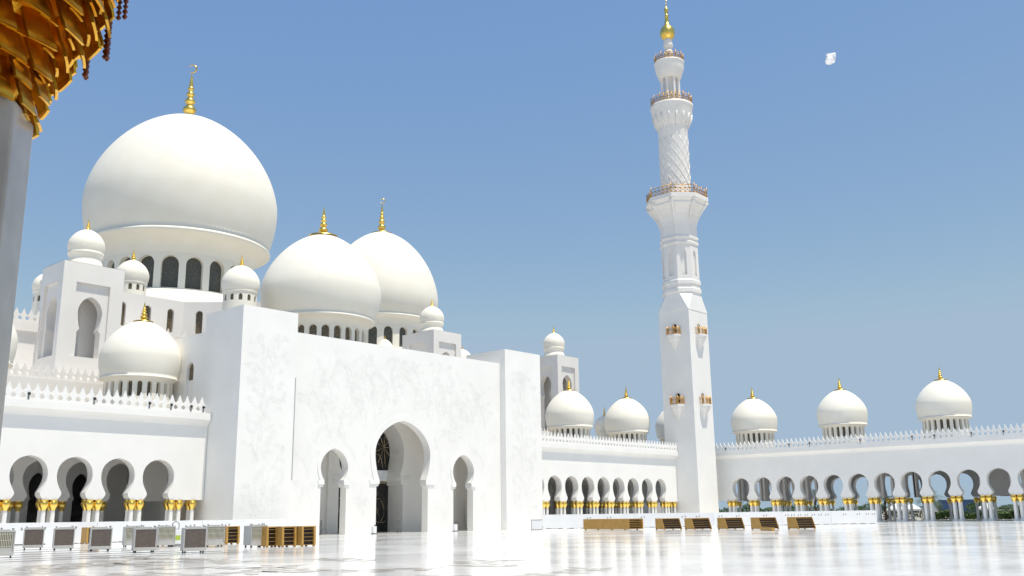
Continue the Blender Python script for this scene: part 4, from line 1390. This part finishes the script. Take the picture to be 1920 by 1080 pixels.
# uplights by the portal piers
def uplight(x, y, lab):
    t = thing("floor_light", lab, "floor light", (x, y, 0), 0, "white floor lights in front of the portal")
    b = MB(); b.bx(-0.2, 0.2, -0.16, 0.16, 0.06, 0.72); b.build("housing", M['hoard'], t, bevel=0.03)
    b = MB(); b.bx(-0.26, 0.26, -0.2, 0.2, 0, 0.06); b.build("foot", M['steel'], t)
    b = MB(); b.lathe([(0.05, 0.72), (0.09, 0.76), (0.08, 0.84), (0.01, 0.88)], 10, c=(0.1, 0)); b.build("lens", M['steel'], t)
uplight(60.5, 72.4, "small white floor light left of the portal's central arch")
uplight(72.0, 73.2, "small white floor light between the central arch and the right arch")
def post(x, y, hh, lab):
    t = thing("barrier_post", lab, "barrier post", (x, y, 0), 0, "dark barrier posts inside the portal arches")
    b = MB(); b.lathe([(0.17, 0.0), (0.17, 0.03), (0.04, 0.05)], 14); b.build("foot", M['steel'], t)
    b = MB(); b.lathe([(0.07, 0.04), (0.07, hh - 0.05), (0.09, hh - 0.04), (0.09, hh), (0.01, hh + 0.01)], 12); b.build("pole", M['steel'], t)
post(57.0, 75.9, 1.35, "dark barrier post at the left jamb of the left portal arch")
post(66.9, 76.2, 1.25, "dark barrier post in the middle of the central portal arch")
nb_ = thing("notice_board", "orange wooden board seen through the portal's right arch", "board", (80.5, 79.36, 0))
b = MB(); b.bx(-0.55, 0.8, -0.03, 0.03, 0.9, 2.75); b.build("panel", M['orange'], nb_)
b = MB(); b.bx(-0.78, -0.55, -0.05, 0.04, 0.8, 2.85); b.bx(0.8, 1.0, -0.05, 0.04, 0.8, 2.85); b.bx(-0.78, 1.0, -0.06, 0.04, 2.85, 3.0); b.bx(-0.78, 1.0, -0.06, 0.04, 0.7, 0.8)
b.build("frame", M['hoard'], nb_)

# spot lamps between the merlons
def spot(x, y, z, rz, lab, grp):
    t = thing("spot_lamp", lab, "spot lamp", (x, y, z), rz, grp)
    b = MB(); b.tube([(0, -0.10, 0.06), (0, 0.0, 0.1), (0, 0.08, 0.1)], [0.11, 0.12, 0.06], 10); b.build("lamp_head", M['black'], t)
    b = MB(); b.bx(-0.03, 0.03, 0.0, 0.06, -0.42, 0.12); b.build("bracket", M['steel'], t)
for i, x in enumerate((30.3, 35.5, 40.3, 42.3, 44.2, 45.4)):
    spot(x, LY - 0.47, 11.25, 0, "round black spot lamp on the left arcade's parapet edge", "spot lamps on the left parapet")
for i, y in enumerate((78.2, 67.4, 64.1, 56.4, 49.0, 46.0, 41.2, 37.2)):
    spot(RX - 0.47, y, 11.35, -PI / 2, "round black spot lamp on the right arcade's parapet edge", "spot lamps on the right parapet")

# ------------------------------------------------------------------ beyond the right arcade: palms, hedge, tents, fence
def palm(x, y, hh, cr, seed, lab, n=34):
    rnd = random.Random(seed)
    t = thing("palm_tree", lab, "palm tree", (x, y, -0.2), 0, "date palms beyond the right arcade")
    b = MB()
    pts = [(0.15 * math.sin(k), 0.1 * math.cos(k * 1.3), hh * k / 8) for k in range(9)]
    b.tube(pts, [0.26 - 0.06 * k / 8 for k in range(9)], 10)
    b.build("trunk", M['trunk'], t)
    c = MB()
    for i in range(n):
        az = rnd.uniform(0, 2 * PI); el = rnd.uniform(-0.35, 1.35); L = cr * rnd.uniform(0.8, 1.1)
        p = Vector((pts[-1][0], pts[-1][1], hh)); e_ = el
        prev = None
        for k in range(9):
            d_ = Vector((math.cos(az) * math.cos(e_), math.sin(az) * math.cos(e_), math.sin(e_)))
            q = p + d_ * (L / 9)
            side_ = d_.cross(Vector((0, 0, 1))).normalized()
            ll = L * 0.26 * math.sin(PI * (k + 1.2) / 10.5)
            for sg in (-1, 1):
                for off_ in (0.0, 0.5):
                    o_ = p.lerp(q, off_)
                    tip = o_ + side_ * sg * ll * 0.8 + d_ * ll * 0.55 - Vector((0, 0, ll * rnd.uniform(0.15, 0.45)))
                    w_ = d_ * 0.035
                    c.add([o_ - w_, o_ + w_, tip], [(0, 1, 2)])
            c.add([p + side_ * 0.02, p - side_ * 0.02, q - side_ * 0.02, q + side_ * 0.02], [(0, 1, 2, 3)])
            p = q; e_ -= 0.20
    c.build("crown", M['leaf'], t)
palm(164.0, 76.5, 4.6, 1.9, 1, "date palm with upright crown, framed by an arch left of the wide openings")
palm(166.0, 57.6, 3.1, 3.2, 2, "low spreading date palm beside the slate blue banner")
palm(170.0, 92.5, 4.6, 2.6, 3, "date palm showing through the arch next to the minaret")
palm(168.0, 84.5, 3.8, 2.8, 4, "date palm behind the second and third arches right of the minaret")
palm(172.0, 67.5, 3.4, 2.2, 5, "smaller date palm behind the middle of the right arcade")
def hedge(x0, x1, y0, y1, hh, seed, lab, n):
    rnd = random.Random(seed)
    t = thing("hedge", lab, "hedge", ((x0 + x1) / 2, (y0 + y1) / 2, -0.2))
    b = MB(); lx, ly = (x1 - x0) / 2, (y1 - y0) / 2
    for i in range(n):
        px, py = rnd.uniform(-lx, lx), rnd.uniform(-ly, ly)
        pz = rnd.uniform(0, 1) ** 0.5 * hh * (0.8 + 0.25 * math.sin(py * 0.9 + seed) * math.cos(py * 0.37))
        s = rnd.uniform(0.10, 0.26)
        a = Vector((rnd.gauss(0, 1), rnd.gauss(0, 1), rnd.gauss(0, 1))).normalized(); c_ = a.cross(Vector((rnd.gauss(0, 1), rnd.gauss(0, 1), 1))).normalized()
        p = Vector((px, py, pz))
        b.add([p - a * s, p + c_ * s * 0.5, p + a * s, p - c_ * s * 0.5], [(0, 1, 2, 3)])
    o = b.build("foliage", M['hedge'], t)
    k = MB()
    for i in range(int(ly * 2 / 1.5)):
        k.tube([(0, -ly + i * 1.5, 0), (0, -ly + i * 1.5, hh * 0.7)], 0.05, 5)
    k.build("stems", M['trunk'], t)
hedge(160, 162.0, 30, 56, 1.7, 21, "clipped green hedge seen under the right-hand wide openings", 9000)
hedge(172, 175, 62, 110, 3.2, 22, "taller green shrubs behind the arches near the minaret", 9000)
hedge(190, 194, 20, 60, 3.1, 23, "far green shrubs low behind the canopy tents", 9000)
def tent(x, y, s, lab):
    t = thing("canopy_tent", lab, "canopy tent", (x, y, -0.2), 0.3, "white canopy tents beyond the right arcade")
    b = MB(); b.add([(-s, -s, 1.9), (s, -s, 1.9), (s, s, 1.9), (-s, s, 1.9), (0, 0, 2.9)], [(0, 1, 4), (1, 2, 4), (2, 3, 4), (3, 0, 4)])
    for p, q in (((-s, -s), (s, -s)), ((s, -s), (s, s)), ((s, s), (-s, s)), ((-s, s), (-s, -s))):
        b.add([(p[0], p[1], 1.9), (q[0], q[1], 1.9), (q[0], q[1], 1.6), (p[0], p[1], 1.6)], [(0, 1, 2, 3)])
    b.build("canopy", M['tent'], t)
    for sx in (-1, 1):
        for sy in (-1, 1):
            k = MB(); k.tube([(sx * (s - .05), sy * (s - .05), 0), (sx * (s - .05), sy * (s - .05), 1.9)], 0.04, 6); k.build("pole", M['steel'], t)
tent(172, 65.6, 1.5, "white canopy tent left one of three glimpsed between columns")
tent(173, 63.2, 1.6, "white canopy tent in the middle of three glimpsed between columns")
tent(176, 52.0, 1.3, "white canopy tent farthest right, beyond the hedge")
fb = thing("blue_fence", "long dark blue fence far beyond the right arcade", "fence", (262, 82, -0.2), 0)
b = MB(); b.bx(-0.06, 0.06, -7, 7, 0.1, 4.1); b.build("boards", M['blue'], fb)
b = MB()
for i in range(8): b.bx(0.06, 0.2, -7 + 2 * i - 0.06, -7 + 2 * i + 0.06, 0, 4.1)
b.build("posts", M['steel'], fb)
bn = thing("banner_stand", "slate blue upright banner standing among the right arcade's columns", "banner", (149.6, 51.75, 0), R(20))
b = MB(); b.bx(-0.35, 0.35, -0.02, 0.02, 0.08, 2.1); b.build("cloth", M['banner'], bn)
b = MB(); b.bx(-0.4, 0.4, -0.2, 0.2, 0, 0.07); b.bx(-0.37, 0.37, -0.03, 0.03, 2.1, 2.14); b.build("frame", M['steel'], bn)

# ------------------------------------------------------------------ white bag drifting in the sky
rnd = random.Random(4)
bm = bmesh.new()
bmesh.ops.create_icosphere(bm, subdivisions=3, radius=0.6)
for v in bm.verts:
    n_ = v.co.normalized()
    k = 1 + 0.22 * math.sin(5 * n_.x + 2 * n_.z) * math.cos(4 * n_.y - 1) + 0.10 * math.sin(11 * n_.z + 7 * n_.x) + rnd.uniform(-0.05, 0.05)
    q = n_ * 0.6 * k
    q = Vector((max(-0.48, min(0.48, q.x)), max(-0.48, min(0.48, q.y)), max(-0.42, min(0.5, q.z))))
    if n_.x > 0.55 and n_.z > 0.2: q += Vector((0.14, -0.1, 0.06))
    v.co = q
me = bpy.data.meshes.new("plastic_bag"); bm.to_mesh(me); bm.free(); me.materials.append(M['bag'])
bo = bpy.data.objects.new("plastic_bag", me); COL.objects.link(bo); bo.location = (90, 36.34, 47.05); bo.rotation_euler = (0.2, 0.3, 0.6)
tag(bo, "crumpled white plastic bag drifting high in the blue sky", "plastic bag")
